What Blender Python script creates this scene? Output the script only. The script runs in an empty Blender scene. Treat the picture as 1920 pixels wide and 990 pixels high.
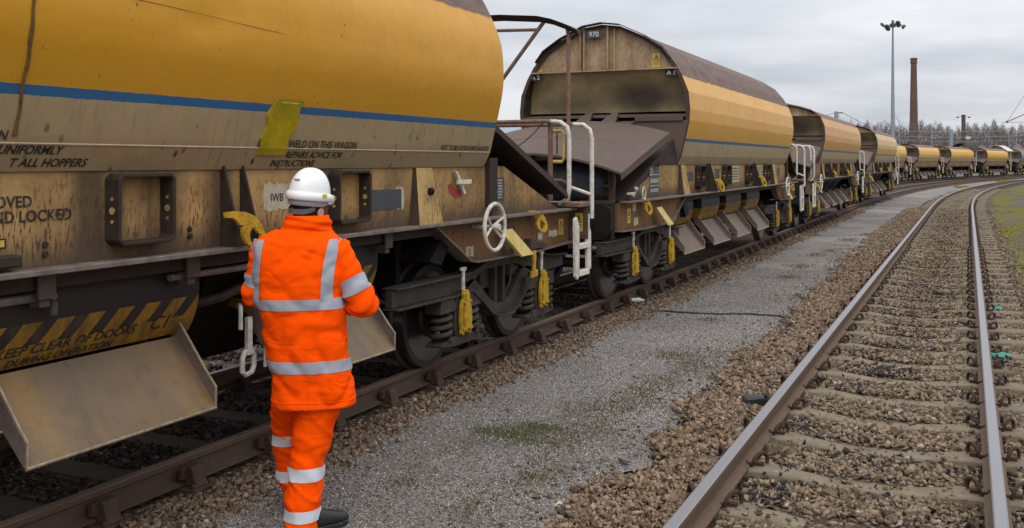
import bpy, bmesh, math, random
import numpy as np
from mathutils import Vector, Matrix, noise as mnoise
R = math.radians
PI = math.pi
random.seed(7)
rng = np.random.default_rng(11)
SC = bpy.context.scene
COL = SC.collection

# ------------------------------------------------------------------ camera
F_PX, CAM_Z, HOR = 1850.0, 1.826, 303.0
YAW = math.atan2(1815 - 960, F_PX)
cd = bpy.data.cameras.new('camera')
cam = bpy.data.objects.new('camera', cd); COL.objects.link(cam)
cam.location = (0, 0, CAM_Z); cam.rotation_euler = (R(90), 0, YAW)
cd.sensor_width = 36; cd.lens = F_PX / 1920 * 36
cd.shift_y = -(495 - HOR) / 1920
cd.clip_start = 0.1; cd.clip_end = 5000
SC.camera = cam
SC.render.resolution_x, SC.render.resolution_y = 1024, 528

# ------------------------------------------------------------------ world, sun, exposure
SUN_EL, SUN_AZ = R(48), R(150)
w = bpy.data.worlds.new('World'); SC.world = w; w.use_nodes = True
nt = w.node_tree; nt.nodes.clear()
def wn(t, **k):
    n = nt.nodes.new(t)
    for a, b in k.items(): setattr(n, a, b)
    return n
L_ = nt.links.new
tc = wn('ShaderNodeTexCoord'); sx = wn('ShaderNodeSeparateXYZ'); L_(tc.outputs['Generated'], sx.inputs[0])
def wm(op, a, b=None, c=None):
    n = wn('ShaderNodeMath', operation=op)
    for i, v in enumerate((a, b, c)):
        if v is None: continue
        if isinstance(v, (int, float)): n.inputs[i].default_value = v
        else: L_(v, n.inputs[i])
    return n.outputs[0]
zc = wm('MAXIMUM', sx.outputs[2], 0.0)
den = wm('ADD', zc, 0.10)
cx = wn('ShaderNodeCombineXYZ'); L_(wm('DIVIDE', sx.outputs[0], den), cx.inputs[0]); L_(wm('DIVIDE', sx.outputs[1], den), cx.inputs[1])
cn = wn('ShaderNodeTexNoise'); cn.inputs['Scale'].default_value = 0.42; cn.inputs['Detail'].default_value = 5; cn.inputs['Roughness'].default_value = 0.55
L_(cx.outputs[0], cn.inputs['Vector'])
cr = wn('ShaderNodeValToRGB'); L_(cn.outputs[0], cr.inputs[0])
cr.color_ramp.elements[0].position = 0.36; cr.color_ramp.elements[0].color = (0.58, 0.62, 0.685, 1)
cr.color_ramp.elements[1].position = 0.60; cr.color_ramp.elements[1].color = (0.90, 0.92, 0.955, 1)
lum = wm('MULTIPLY_ADD', wm('POWER', zc, 1.35), 2.1, 0.95)
mul = wn('ShaderNodeMix', data_type='RGBA', blend_type='MULTIPLY'); mul.inputs[0].default_value = 1
L_(cr.outputs[0], mul.inputs[6])
cl = wn('ShaderNodeCombineColor'); [L_(lum, cl.inputs[i]) for i in range(3)]
L_(cl.outputs[0], mul.inputs[7])
sky = wn('ShaderNodeTexSky', sky_type='NISHITA'); sky.sun_disc = False
sky.sun_elevation = SUN_EL; sky.sun_rotation = SUN_AZ; sky.dust_density = 3
b1 = wn('ShaderNodeBackground'); L_(sky.outputs[0], b1.inputs[0]); b1.inputs[1].default_value = 0.05
b2 = wn('ShaderNodeBackground'); L_(mul.outputs[2], b2.inputs[0]); b2.inputs[1].default_value = 1.0
mx = wn('ShaderNodeMixShader'); mx.inputs[0].default_value = 0.90; L_(b1.outputs[0], mx.inputs[1]); L_(b2.outputs[0], mx.inputs[2])
wo = wn('ShaderNodeOutputWorld'); L_(mx.outputs[0], wo.inputs[0])
sd = bpy.data.lights.new('sun', 'SUN'); sd.energy = 0.9; sd.angle = R(35); sd.color = (1, 0.965, 0.91)
so = bpy.data.objects.new('sun', sd); COL.objects.link(so)
_d = Vector((math.sin(SUN_AZ) * math.cos(SUN_EL), math.cos(SUN_AZ) * math.cos(SUN_EL), math.sin(SUN_EL)))
so.rotation_euler = (-_d).to_track_quat('-Z', 'Y').to_euler(); so.location = (10, -10, 30)
vs = SC.view_settings
SC.display_settings.display_device = 'sRGB'
vs.view_transform = 'Standard'; vs.look = 'None'; vs.gamma = 1; vs.exposure = 0.0; vs.use_curve_mapping = False

# ------------------------------------------------------------------ projection helpers
CY, SY = math.cos(YAW), math.sin(YAW)
def unp(px, py, z=0.0):
    d = F_PX * (CAM_Z - z) / (py - HOR); r = (px - 960) / F_PX * d
    return r * CY - d * SY, r * SY + d * CY
def at_depth(px, py, d):
    r = (px - 960) / F_PX * d
    return r * CY - d * SY, r * SY + d * CY, CAM_Z - (py - HOR) * d / F_PX

# ------------------------------------------------------------------ track path
XC = -5.18
def path(s, off=0.0, Y0=43.0, RR=400.0, La=82.0):
    if s < Y0: return XC + off, s, 0.0
    t = min(s - Y0, La); a = t / RR
    x = RR - RR * math.cos(a); y = Y0 + RR * math.sin(a)
    e = max(0.0, s - Y0 - La); x += e * math.sin(a); y += e * math.cos(a)
    return XC + x + off * math.cos(a), y - off * math.sin(a), a
def path_b(s, off=0.0): return path(s, off - 5.0, 43.0, 400.0, 105.0)

# ------------------------------------------------------------------ materials
class NM:
    def __init__(s, name, rough=0.7, metal=0.0, spec=0.4):
        s.m = bpy.data.materials.new(name); s.m.use_nodes = True
        s.nt = s.m.node_tree; s.b = s.nt.nodes['Principled BSDF']
        s.b.inputs['Roughness'].default_value = rough; s.b.inputs['Metallic'].default_value = metal
        s.b.inputs['Specular IOR Level'].default_value = spec
        s.tc = s.nt.nodes.new('ShaderNodeTexCoord'); s.obj = s.tc.outputs['Object']
    def n(s, t, **k):
        x = s.nt.nodes.new(t)
        for a, b in k.items(): setattr(x, a, b)
        return x
    def put(s, sock, v):
        if isinstance(v, bpy.types.NodeSocket): s.nt.links.new(v, sock)
        elif isinstance(v, (tuple, list)): sock.default_value = tuple(v) if len(v) != 3 or sock.type == 'VECTOR' else (*v, 1)
        else: sock.default_value = v
    def map(s, scale=(1, 1, 1), loc=(0, 0, 0), rot=(0, 0, 0), v=None):
        x = s.n('ShaderNodeMapping'); s.put(x.inputs[0], v or s.obj)
        x.inputs[1].default_value = loc; x.inputs[2].default_value = rot; x.inputs[3].default_value = scale
        return x.outputs[0]
    def noise(s, scale, detail=4, rough=0.6, v=None, dist=0.0):
        x = s.n('ShaderNodeTexNoise'); s.put(x.inputs['Vector'], v or s.obj)
        x.inputs['Scale'].default_value = scale; x.inputs['Detail'].default_value = detail
        x.inputs['Roughness'].default_value = rough; x.inputs['Distortion'].default_value = dist
        return x.outputs[0]
    def vor(s, scale, v=None, out='Distance', feature='F1', rnd=1.0):
        x = s.n('ShaderNodeTexVoronoi', feature=feature); s.put(x.inputs['Vector'], v or s.obj)
        x.inputs['Scale'].default_value = scale; x.inputs['Randomness'].default_value = rnd
        return x.outputs[out]
    def ramp(s, f, stops, interp='LINEAR'):
        x = s.n('ShaderNodeValToRGB'); s.put(x.inputs[0], f); r = x.color_ramp; r.interpolation = interp
        while len(r.elements) < len(stops): r.elements.new(0.5)
        for e, (p, c) in zip(r.elements, stops):
            e.position = p; c = (c, c, c) if isinstance(c, (int, float)) else c; e.color = (*c, 1)
        return x.outputs[0]
    def mix(s, f, a, b, bt='MIX'):
        x = s.n('ShaderNodeMix', data_type='RGBA', blend_type=bt)
        s.put(x.inputs[0], f); s.put(x.inputs[6], a); s.put(x.inputs[7], b); return x.outputs[2]
    def math(s, op, a, b=None, c=None):
        x = s.n('ShaderNodeMath', operation=op)
        for i, v in enumerate((a, b, c)):
            if v is not None: s.put(x.inputs[i], v)
        return x.outputs[0]
    def xyz(s, v=None):
        x = s.n('ShaderNodeSeparateXYZ'); s.put(x.inputs[0], v or s.obj); return x.outputs
    def bump(s, h, strength=0.3, dist=0.01):
        x = s.n('ShaderNodeBump'); s.put(x.inputs['Height'], h); x.inputs['Strength'].default_value = strength
        x.inputs['Distance'].default_value = dist; s.put(s.b.inputs['Normal'], x.outputs[0])
    def col(s, c): s.put(s.b.inputs['Base Color'], c)
    def rough(s, c): s.put(s.b.inputs['Roughness'], c)

def weathered(name, base, dirt, scale=6.0, amt=0.5, rough=0.65, metal=0.0, stretch=(1, 1, 1), bump=0.15, spec=0.18):
    q = NM(name, rough, metal, spec)
    v = q.map(stretch)
    n1 = q.noise(scale, 6, 0.65, v); n2 = q.noise(scale * 7, 4, 0.7, v)
    f = q.math('MULTIPLY_ADD', n2, 0.45, q.math('MULTIPLY', n1, 0.75))
    lo = 0.62 - 0.25 * amt
    c = q.mix(q.ramp(f, [(lo, 0.0), (lo + 0.22, 1.0)]), base, dirt)
    c = q.mix(q.math('MULTIPLY', q.noise(scale * 2.3, 3, 0.5), 0.5), c, tuple(x * 0.62 for x in base))
    q.col(c); q.bump(n2, bump, 0.006)
    q.rough(q.ramp(n1, [(0.3, max(0.2, rough - 0.12)), (0.7, min(1, rough + 0.12))]))
    return q.m

def hopper_paint(name, top=(0.60, 0.285, 0.022), cream=(0.42, 0.33, 0.20), roof=(0.115, 0.075, 0.065), stripe=(0.018, 0.10, 0.24), fade=0.35, zroof=3.12, gloss=0.42):
    q = NM(name, gloss, 0, 0.30)
    x, y, z = q.xyz()
    big = q.noise(0.9, 5, 0.6); fine = q.noise(34, 5, 0.7); mid = q.noise(4.5, 5, 0.65)
    st = q.noise(1.0, 5, 0.7, q.map((1, 9, 0.7)))       # vertical streaks
    st2 = q.noise(1.0, 5, 0.78, q.map((1, 34, 2.6)))
    # upper paint
    yel = q.mix(q.math('MULTIPLY', q.ramp(big, [(0.35, 0.0), (0.7, 1.0)]), fade), top, (min(1, top[0] * 1.05), top[1] * 1.22, top[2] * 2.6 + 0.03))
    yel = q.mix(q.math('MULTIPLY', q.ramp(mid, [(0.35, 0.0), (0.75, 1.0)]), 0.30), yel, tuple(c * 0.72 for c in top))
    yel = q.mix(q.ramp(fine, [(0.70, 0.0), (0.80, 0.55)]), yel, (0.10, 0.04, 0.015))
    yel = q.mix(q.math('MULTIPLY', q.ramp(st, [(0.50, 0.0), (0.80, 1.0)]), 0.13), yel, (0.22, 0.10, 0.02))
    # lower cream, dirty and streaked, coloured darker towards the bottom
    cr_ = q.mix(q.ramp(mid, [(0.3, 0.0), (0.75, 0.6)]), cream, (0.25, 0.185, 0.105))
    low = q.ramp(q.math('MULTIPLY_ADD', z, -1.6, 3.75), [(0.0, 0.0), (1.0, 1.0)])
    cr_ = q.mix(q.math('MULTIPLY', low, 0.45), cr_, (0.19, 0.13, 0.065))
    cr_ = q.mix(q.math('MULTIPLY', q.ramp(st2, [(0.50, 0.0), (0.74, 1.0)]), q.math('MULTIPLY_ADD', q.ramp(big, [(0.40, 0.0), (0.62, 1.0)]), 0.65, 0.12)), cr_, (0.085, 0.055, 0.032))
    spots = q.vor(11.0, q.map((1, 1, 0.6), (.3, .43, .2)))
    cr_ = q.mix(q.math('MULTIPLY', q.ramp(spots, [(0.13, 1.0), (0.21, 0.0)]), q.ramp(q.noise(2.2, 4, 0.7), [(0.44, 0.0), (0.58, 1.0)])), cr_, (0.07, 0.028, 0.012))
    ysp = q.vor(13.0, q.map((1, 1, .8), (3, 5, 1)))
    yel = q.mix(q.math('MULTIPLY', q.ramp(ysp, [(0.07, 1.0), (0.14, 0.0)]), q.ramp(mid, [(0.50, 0.0), (0.62, 0.85)])), yel, (0.09, 0.035, 0.012))
    blue = q.mix(q.math('MULTIPLY', mid, 0.6), stripe, tuple(c * 0.55 + 0.02 for c in stripe))
    rf = q.mix(q.ramp(mid, [(0.35, 0.0), (0.7, 1.0)]), roof, (0.20, 0.135, 0.11))
    rf = q.mix(q.ramp(fine, [(0.5, 0.0), (0.72, 0.6)]), rf, (0.05, 0.035, 0.035))
    zz = q.math('ADD', z, q.math('MULTIPLY', q.math('SUBTRACT', fine, 0.5), 0.012))
    yel = q.mix(q.math('MULTIPLY', q.ramp(q.math('MULTIPLY_ADD', q.math('SUBTRACT', mid, 0.5), 0.5, q.math('SUBTRACT', z, 2.17)), [(0.0, 1.0), (0.42, 0.0)]), 0.30), yel, (0.20, 0.10, 0.012))
    def step(a): return q.math('GREATER_THAN', zz, a)
    c = q.mix(step(2.127), cr_, blue); c = q.mix(step(2.175), c, yel)
    zr = q.math('ADD', z, q.math('MULTIPLY', q.math('SUBTRACT', mid, 0.5), 0.10))
    c = q.mix(q.ramp(q.math('SUBTRACT', zr, zroof - 0.5), [(0.490, 0.0), (0.515, 1.0)]), c, rf)
    q.col(c)
    q.bump(q.math('ADD', q.math('MULTIPLY', big, 3.0), q.math('MULTIPLY', fine, 0.12)), 0.35, 0.02)
    q.rough(q.ramp(q.math('ADD', step(zroof), q.math('MULTIPLY', mid, 0.2)), [(0.0, gloss - 0.06), (0.2, gloss + 0.08), (1.0, 0.85)]))
    return q.m

def panel_paint(name, base=(0.42, 0.26, 0.100), rust=(0.085, 0.036, 0.018), z0=0.9, z1=1.78, stains=()):
    q = NM(name, 0.75, 0, 0.15)
    x, y, z = q.xyz()
    h = q.math('DIVIDE', q.math('SUBTRACT', z, z0), z1 - z0)
    st = q.noise(1.0, 6, 0.75, q.map((1, 17, 2.2))); wide = q.noise(1.6, 4, 0.6, q.map((1, 1, 0.35))); fine = q.noise(45, 4, 0.7)
    drip = q.noise(1.0, 2, 0.5, q.map((1, 70, 15.0))); band = q.noise(1.0, 4, 0.65, q.map((1, 3.4, 0.35), (0, .4, 0)))
    c = q.mix(q.ramp(wide, [(0.32, 0.0), (0.7, 1.0)]), base, tuple(v * 0.72 for v in base))
    c = q.mix(q.math('MULTIPLY', q.ramp(st, [(0.46, 0.0), (0.76, 1.0)]), 0.24), c, (0.215, 0.115, 0.046))
    cloud = q.noise(3.2, 6, 0.78); cloud2 = q.noise(11, 5, 0.75)
    c = q.mix(q.math('MULTIPLY', q.ramp(cloud, [(0.44, 0.0), (0.64, 1.0)]), 0.62), c, (0.165, 0.092, 0.042))
    c = q.mix(q.math('MULTIPLY', q.ramp(cloud2, [(0.54, 0.0), (0.66, 1.0)]), 0.55), c, (0.105, 0.052, 0.027))
    zone = q.ramp(q.math('ADD', q.math('MULTIPLY_ADD', h, -0.30, 0.30), q.math('MULTIPLY', wide, 0.8)), [(0.42, 0.0), (0.58, 1.0)])
    c = q.mix(q.math('MULTIPLY', q.ramp(drip, [(0.565, 0.0), (0.60, 1.0)]), q.math('MULTIPLY', zone, 0.92)), c, rust)
    c = q.mix(q.math('MULTIPLY', q.ramp(band, [(0.54, 0.0), (0.70, 1.0)]), 0.72), c, (0.062, 0.044, 0.034))
    for (yc, wd, k) in stains:
        d = q.math('ABSOLUTE', q.math('DIVIDE', q.math('SUBTRACT', q.math('ADD', y, q.math('MULTIPLY', st, 0.10)), yc + .05), wd))
        c = q.mix(q.math('MULTIPLY', q.ramp(d, [(0.35, 1.0), (1.0, 0.0)]), k), c, (0.045, 0.033, 0.027))
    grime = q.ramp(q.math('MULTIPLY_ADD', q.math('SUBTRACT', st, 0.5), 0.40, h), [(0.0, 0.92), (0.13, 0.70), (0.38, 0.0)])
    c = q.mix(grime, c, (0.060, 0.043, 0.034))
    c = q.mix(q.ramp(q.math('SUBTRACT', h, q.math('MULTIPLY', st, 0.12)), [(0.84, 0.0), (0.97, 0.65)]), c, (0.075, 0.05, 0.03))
    c = q.mix(q.math('MULTIPLY', fine, 0.18), c, tuple(v * 0.5 for v in base))
    q.col(c); q.bump(fine, 0.2, 0.004)
    return q.m

def flat(name, c, rough=0.6, metal=0.0, var=0.25, scale=18, spec=0.35):
    q = NM(name, rough, metal, spec)
    n = q.noise(scale, 5, 0.65)
    q.col(q.mix(q.ramp(n, [(0.35, 0.0), (0.72, 1.0)]), c, tuple(v * (1 - var) for v in c))); q.bump(n, 0.1, 0.003)
    return q.m

M = {}
M['paint1'] = hopper_paint('yellow hopper paint', top=(0.56, 0.262, 0.008), cream=(0.37, 0.275, 0.150), fade=0.15)
M['paint2'] = hopper_paint('orange hopper paint', top=(0.62, 0.31, 0.035), fade=0.6)
M['paint3'] = hopper_paint('faded orange hopper paint', top=(0.54, 0.27, 0.062), fade=0.45, roof=(0.14, 0.09, 0.08))
M['paint4'] = hopper_paint('pale yellow hopper paint', top=(0.57, 0.33, 0.075), fade=0.8, gloss=0.34)
M['paint5'] = hopper_paint('pale far hopper paint', top=(0.66, 0.37, 0.06), fade=0.5, zroof=3.20)
M['paint6'] = hopper_paint('bright far hopper paint', top=(0.66, 0.35, 0.035), fade=0.4, zroof=3.20)
M['paint9'] = hopper_paint('blue hopper paint', top=(0.12, 0.19, 0.27), cream=(0.10, 0.15, 0.15), fade=0.5, roof=(0.24, 0.10, 0.07))
M['panel'] = panel_paint('tan side panel', z0=1.327)
M['panel1'] = panel_paint('tan stained side panel', (0.47, 0.285, 0.110), z0=1.327, stains=((.40, .16, .85), (1.34, .16, .8), (2.42, .16, .8), (3.30, .30, .45), (.95, .14, .5), (4.9, .5, .3)))
M['panel2'] = panel_paint('brown side panel', (0.26, 0.165, 0.080), z0=1.327)
M['sole'] = panel_paint('rusty sole panel', (0.21, 0.110, 0.046), (0.06, 0.03, 0.018), 0.75, 1.5)
M['rustdark'] = weathered('dark rusty steel', (0.052, 0.037, 0.031), (0.085, 0.052, 0.036), 5, 0.5, 0.75)
M['frame'] = weathered('sooty brown steel', (0.030, 0.023, 0.019), (0.055, 0.036, 0.026), 8, 0.5, 0.7)
M['rustplate'] = weathered('brown rusty plate', (0.094, 0.066, 0.056), (0.12, 0.08, 0.063), 2.5, 0.5, 0.7)
M['black'] = weathered('grimy shade-darkened black steel', (0.0075, 0.0068, 0.0065), (0.017, 0.013, 0.011), 6, 0.5, 0.7)  # shade under the wagons is put into this colour, besides the grime
M['bogie'] = weathered('bogie steel', (0.062, 0.049, 0.039), (0.030, 0.023, 0.019), 5, 0.5, 0.65)
M['wheel'] = weathered('wheel steel', (0.062, 0.055, 0.050), (0.085, 0.060, 0.046), 6, 0.4, 0.45, 0.3)
M['tread'] = flat('polished wheel tread', (0.22, 0.22, 0.225), 0.25, 0.9, 0.3)
M['ledge'] = weathered('worn ledge steel', (0.135, 0.105, 0.092), (0.24, 0.19, 0.165), 7, 0.5, 0.5, 0.1)

def chute_mat(name, a, b_, c_):
    q = NM(name, 0.6, 0.15, 0.35)
    st = q.noise(1.0, 4, 0.6, q.map((.6, 2.6, .6))); st2 = q.noise(1.0, 5, 0.7, q.map((1.5, 16, 1.5))); bl = q.noise(7, 5, 0.7); fine = q.noise(80, 4, 0.7)
    c = q.mix(q.ramp(st, [(0.36, 0.0), (0.62, 1.0)]), a, b_)
    c = q.mix(q.math('MULTIPLY', q.ramp(st2, [(0.45, 0.0), (0.75, 1.0)]), 0.35), c, c_)
    c = q.mix(q.math('MULTIPLY', q.ramp(bl, [(0.5, 0.0), (0.7, 1.0)]), 0.45), c, tuple(v * .55 for v in b_))
    z = q.xyz()[2]; lip = q.ramp(q.math('ADD', z, q.math('MULTIPLY', bl, .12)), [(0.50, 1.0), (0.60, 0.0)])
    c = q.mix(q.math('MULTIPLY', q.ramp(fine, [(0.56, 0.0), (0.64, 0.8)]), lip), c, (0.05, 0.03, 0.02))
    c = q.mix(q.math('MULTIPLY', fine, .3), c, tuple(v * .5 for v in a))
    q.col(c); q.bump(bl, .15, .01); return q.m
M['chute1'] = chute_mat('sandy chute steel', (0.255, 0.160, 0.066), (0.135, 0.106, 0.082), (0.21, 0.145, 0.078))
M['chute'] = None
M['lip'] = weathered('scraped steel edge', (0.34, 0.27, 0.18), (0.16, 0.11, 0.075), 14, .4, .5)
M['chuteside'] = weathered('brown chute side', (0.15, 0.115, 0.095), (0.10, 0.07, 0.06), 5, 0.5, 0.7)
M['chute'] = chute_mat('worn chute steel', (0.170, 0.115, 0.076), (0.11, 0.085, 0.068), (0.16, 0.115, 0.075))
M['white'] = weathered('chipped white paint', (0.66, 0.63, 0.56), (0.30, 0.22, 0.15), 14, 0.26, 0.55)
M['cream'] = weathered('grubby cream paint', (0.40, 0.29, 0.175), (0.20, 0.115, 0.062), 3.5, 0.45, 0.65, 0, (1, 1, 0.6))
M['creamdark'] = weathered('sooty cream paint', (0.27, 0.215, 0.10), (0.11, 0.085, 0.05), 2.6, 0.55, 0.7)
M['yellow'] = weathered('yellow lever paint', (0.50, 0.30, 0.018), (0.19, 0.10, 0.02), 16, 0.36, 0.55)
M['paleyellow'] = weathered('pale yellow paint', (0.60, 0.45, 0.14), (0.42, 0.29, 0.09), 9, 0.3, 0.55)
M['patch'] = weathered('repair patch paint', (0.42, 0.30, 0.008), (0.20, 0.17, 0.008), 5, 0.55, 0.3)
M['brownrail'] = weathered('rusty tube', (0.16, 0.085, 0.06), (0.26, 0.17, 0.13), 16, 0.4, 0.65)
def worn_letter():
    q = NM('worn black lettering', 0.65, 0, 0.3); n = q.noise(38, 5, 0.75); n2 = q.noise(5, 3, 0.6)
    f = q.math('ADD', n, q.math('MULTIPLY', q.math('SUBTRACT', n2, 0.5), 0.5))
    q.col(q.mix(q.ramp(f, [(0.58, 0.0), (0.66, 0.75)]), (0.020, 0.017, 0.016), (0.17, 0.12, 0.065))); return q.m
M['letter'] = worn_letter(); M['blackplate'] = flat('black number patch', (0.018, 0.016, 0.016), 0.6)
M['plate'] = flat('charcoal data plate', (0.055, 0.058, 0.062), 0.6)
M['grey'] = flat('pale lettering', (0.55, 0.55, 0.52), 0.6)
M['red'] = flat('faded red paint', (0.34, 0.04, 0.03), 0.6)
M['signyellow'] = flat('warning sign yellow', (0.62, 0.40, 0.06), 0.55)
M['tank'] = weathered('dusty black air tank', (0.035, 0.045, 0.058), (0.10, 0.09, 0.085), 3, 0.35, 0.5)
M['seam'] = flat('worn weld bead', (0.42, 0.32, 0.20), 0.6)
M['weld'] = weathered('rusty weld strap', (0.085, 0.045, 0.022), (0.20, 0.10, 0.02), 4, 0.5, 0.7)

def stripes():
    q = NM('hazard stripes', 0.6, 0, 0.3)
    x, y, z = q.xyz()
    t = q.math('FRACT', q.math('MULTIPLY', q.math('SUBTRACT', y, q.math('MULTIPLY', z, 0.85)), 5.1))
    up = q.math('GREATER_THAN', z, 0.935)
    blk = q.math('MULTIPLY', q.math('GREATER_THAN', t, 0.55), up)
    n = q.noise(9, 5, 0.65); n2 = q.noise(1.0, 4, 0.6, q.map((3, 14, 3)))
    c = q.mix(q.ramp(n, [(0.35, 0.0), (0.72, 0.8)]), (0.28, 0.150, 0.008), (0.12, 0.062, 0.013))
    c = q.mix(blk, c, (0.022, 0.019, 0.017))
    c = q.mix(q.ramp(n2, [(0.45, 0.0), (0.72, 0.75)]), c, (0.06, 0.038, 0.018))
    top = q.math('GREATER_THAN', z, 1.045)
    c = q.mix(top, c, (0.022, 0.018, 0.016))
    q.col(c); q.bump(n, 0.15, 0.004); return q.m
M['stripes'] = stripes()

# ------------------------------------------------------------------ mesh builder
class MB:
    def __init__(s): s.v = []; s.f = []; s.mi = []; s.cur = 0
    def add(s, vs, fs):
        b = len(s.v); s.v += [tuple(p) for p in vs]
        for f in fs: s.f.append(tuple(i + b for i in f)); s.mi.append(s.cur)
        return s
    def box(s, x0, x1, y0, y1, z0, z1):
        return s.hexa([(x0, y0, z0), (x1, y0, z0), (x1, y1, z0), (x0, y1, z0), (x0, y0, z1), (x1, y0, z1), (x1, y1, z1), (x0, y1, z1)])
    def hexa(s, p):
        return s.add(p, [(0, 3, 2, 1), (4, 5, 6, 7), (0, 1, 5, 4), (1, 2, 6, 5), (2, 3, 7, 6), (3, 0, 4, 7)])
    def prism(s, poly, axis, a, b):
        n = len(poly)
        def P(u, v, t): return (t, u, v) if axis == 'x' else ((u, t, v) if axis == 'y' else (u, v, t))
        vs = [P(u, v, a) for u, v in poly] + [P(u, v, b) for u, v in poly]
        ar = sum(poly[i][0] * poly[(i + 1) % n][1] - poly[(i + 1) % n][0] * poly[i][1] for i in range(n))
        if axis == 'y': ar = -ar
        if b < a: ar = -ar
        fs = [tuple(range(n - 1, -1, -1)), tuple(range(n, 2 * n))] + [(i, (i + 1) % n, n + (i + 1) % n, n + i) for i in range(n)]
        if ar < 0: fs = [f[::-1] for f in fs]
        return s.add(vs, fs)
    def tube(s, pts, r, n=8, closed=False, cap=True):
        pts = [Vector(p) for p in pts]; m = len(pts)
        rs = r if isinstance(r, (list, tuple)) else [r] * m
        vs = []; up = None
        for i, p in enumerate(pts):
            if closed: t = pts[(i + 1) % m] - pts[i - 1]
            else: t = pts[min(i + 1, m - 1)] - pts[max(i - 1, 0)]
            t.normalize()
            if up is None:
                up = Vector((0, 0, 1)) if abs(t.z) < 0.9 else Vector((1, 0, 0))
            a = t.cross(up); a.normalize(); b = a.cross(t); b.normalize(); up = b
            for k in range(n):
                an = 2 * PI * k / n
                vs.append(p + (a * math.cos(an) + b * math.sin(an)) * rs[i])
        fs = []
        for i in range(m if closed else m - 1):
            j = (i + 1) % m
            for k in range(n):
                l = (k + 1) % n
                fs.append((i * n + k, i * n + l, j * n + l, j * n + k))
        if cap and not closed:
            fs.append(tuple(range(n - 1, -1, -1))); fs.append(tuple((m - 1) * n + k for k in range(n)))
        return s.add(vs, fs)
    def lathe(s, prof, axis, c, n=28):
        # prof: (offset along axis, radius)
        vs = []
        for o, r in prof:
            for k in range(n):
                an = 2 * PI * k / n; u, v = r * math.cos(an), r * math.sin(an)
                vs.append((c[0] + o, c[1] + u, c[2] + v) if axis == 'x' else ((c[0] + v, c[1] + o, c[2] + u) if axis == 'y' else (c[0] + u, c[1] + v, c[2] + o)))
        fs = []
        for i in range(len(prof) - 1):
            for k in range(n):
                l = (k + 1) % n; fs.append((i * n + k, i * n + l, (i + 1) * n + l, (i + 1) * n + k))
        fs.append(tuple(range(n - 1, -1, -1))); fs.append(tuple((len(prof) - 1) * n + k for k in range(n)))
        return s.add(vs, fs)
    def ball(s, c, r, n=10, sz=1.0):
        return s.lathe([(-math.cos(PI * i / 7) * r * sz, max(0.002, math.sin(PI * i / 7) * r)) for i in range(8)], 'z', c, n)

def link(name, me, parent=None, loc=None):
    o = bpy.data.objects.new(name, me); COL.objects.link(o)
    if parent: o.parent = parent
    if loc: o.location = loc
    return o
def _build(s, name, mats, parent=None, smooth=False, bevel=0.0, loc=None):
    me = bpy.data.meshes.new(name)
    me.from_pydata(s.v, [], s.f)
    mats = mats if isinstance(mats, (list, tuple)) else [mats]
    for m in mats: me.materials.append(m)
    if len(mats) > 1: me.polygons.foreach_set('material_index', s.mi)
    bm = bmesh.new(); bm.from_mesh(me); bmesh.ops.recalc_face_normals(bm, faces=bm.faces)
    if bevel:
        es = [e for e in bm.edges if len(e.link_faces) == 2 and e.calc_face_angle(0) > 0.6]
        bmesh.ops.bevel(bm, geom=es, offset=bevel, segments=1, affect='EDGES', clamp_overlap=True)
    bm.to_mesh(me); bm.free()
    if smooth:
        me.polygons.foreach_set('use_smooth', [True] * len(me.polygons))
        if smooth != 'full': me.set_sharp_from_angle(angle=R(38))
    me.update()
    return link(name, me, parent, loc)
MB.build = _build

def thing(name, label, cat, loc=(0, 0, 0), rz=0.0, group=None):
    o = bpy.data.objects.new(name, None); COL.objects.link(o)
    o.location = loc; o.rotation_euler = (0, 0, rz); o.empty_display_size = 0.3
    o['label'] = label; o['category'] = cat
    if group: o['group'] = group
    return o
def tag(o, label, cat, group=None):
    o['label'] = label; o['category'] = cat
    if group: o['group'] = group
    return o
def copy_tree(o, parent=None):
    c = o.copy(); COL.objects.link(c)
    if parent: c.parent = parent
    for ch in list(o.children): copy_tree(ch, c)
    return c

def lettering(body, size, mat, parent, fn, shear=0.0, name='lettering', align='LEFT', wide=1.0, bold=0.0):
    cu = bpy.data.curves.new(name, 'FONT'); cu.body = body; cu.size = 1.0; cu.shear = shear; cu.align_x = align
    cu.offset = bold / size * 0.8; cu.resolution_u = 3
    o = bpy.data.objects.new(name, cu); COL.objects.link(o)
    dg = bpy.context.evaluated_depsgraph_get()
    me = bpy.data.meshes.new_from_object(o.evaluated_get(dg))
    bpy.data.objects.remove(o)
    for v in me.vertices: v.co = fn(v.co.x * size * wide, v.co.y * size)
    me.materials.clear(); me.materials.append(mat); me.name = name
    return link(name, me, parent)
def side(x, y0, z0, tilt=0.0): return lambda u, v: Vector((x, y0 + u, z0 + v))

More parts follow.
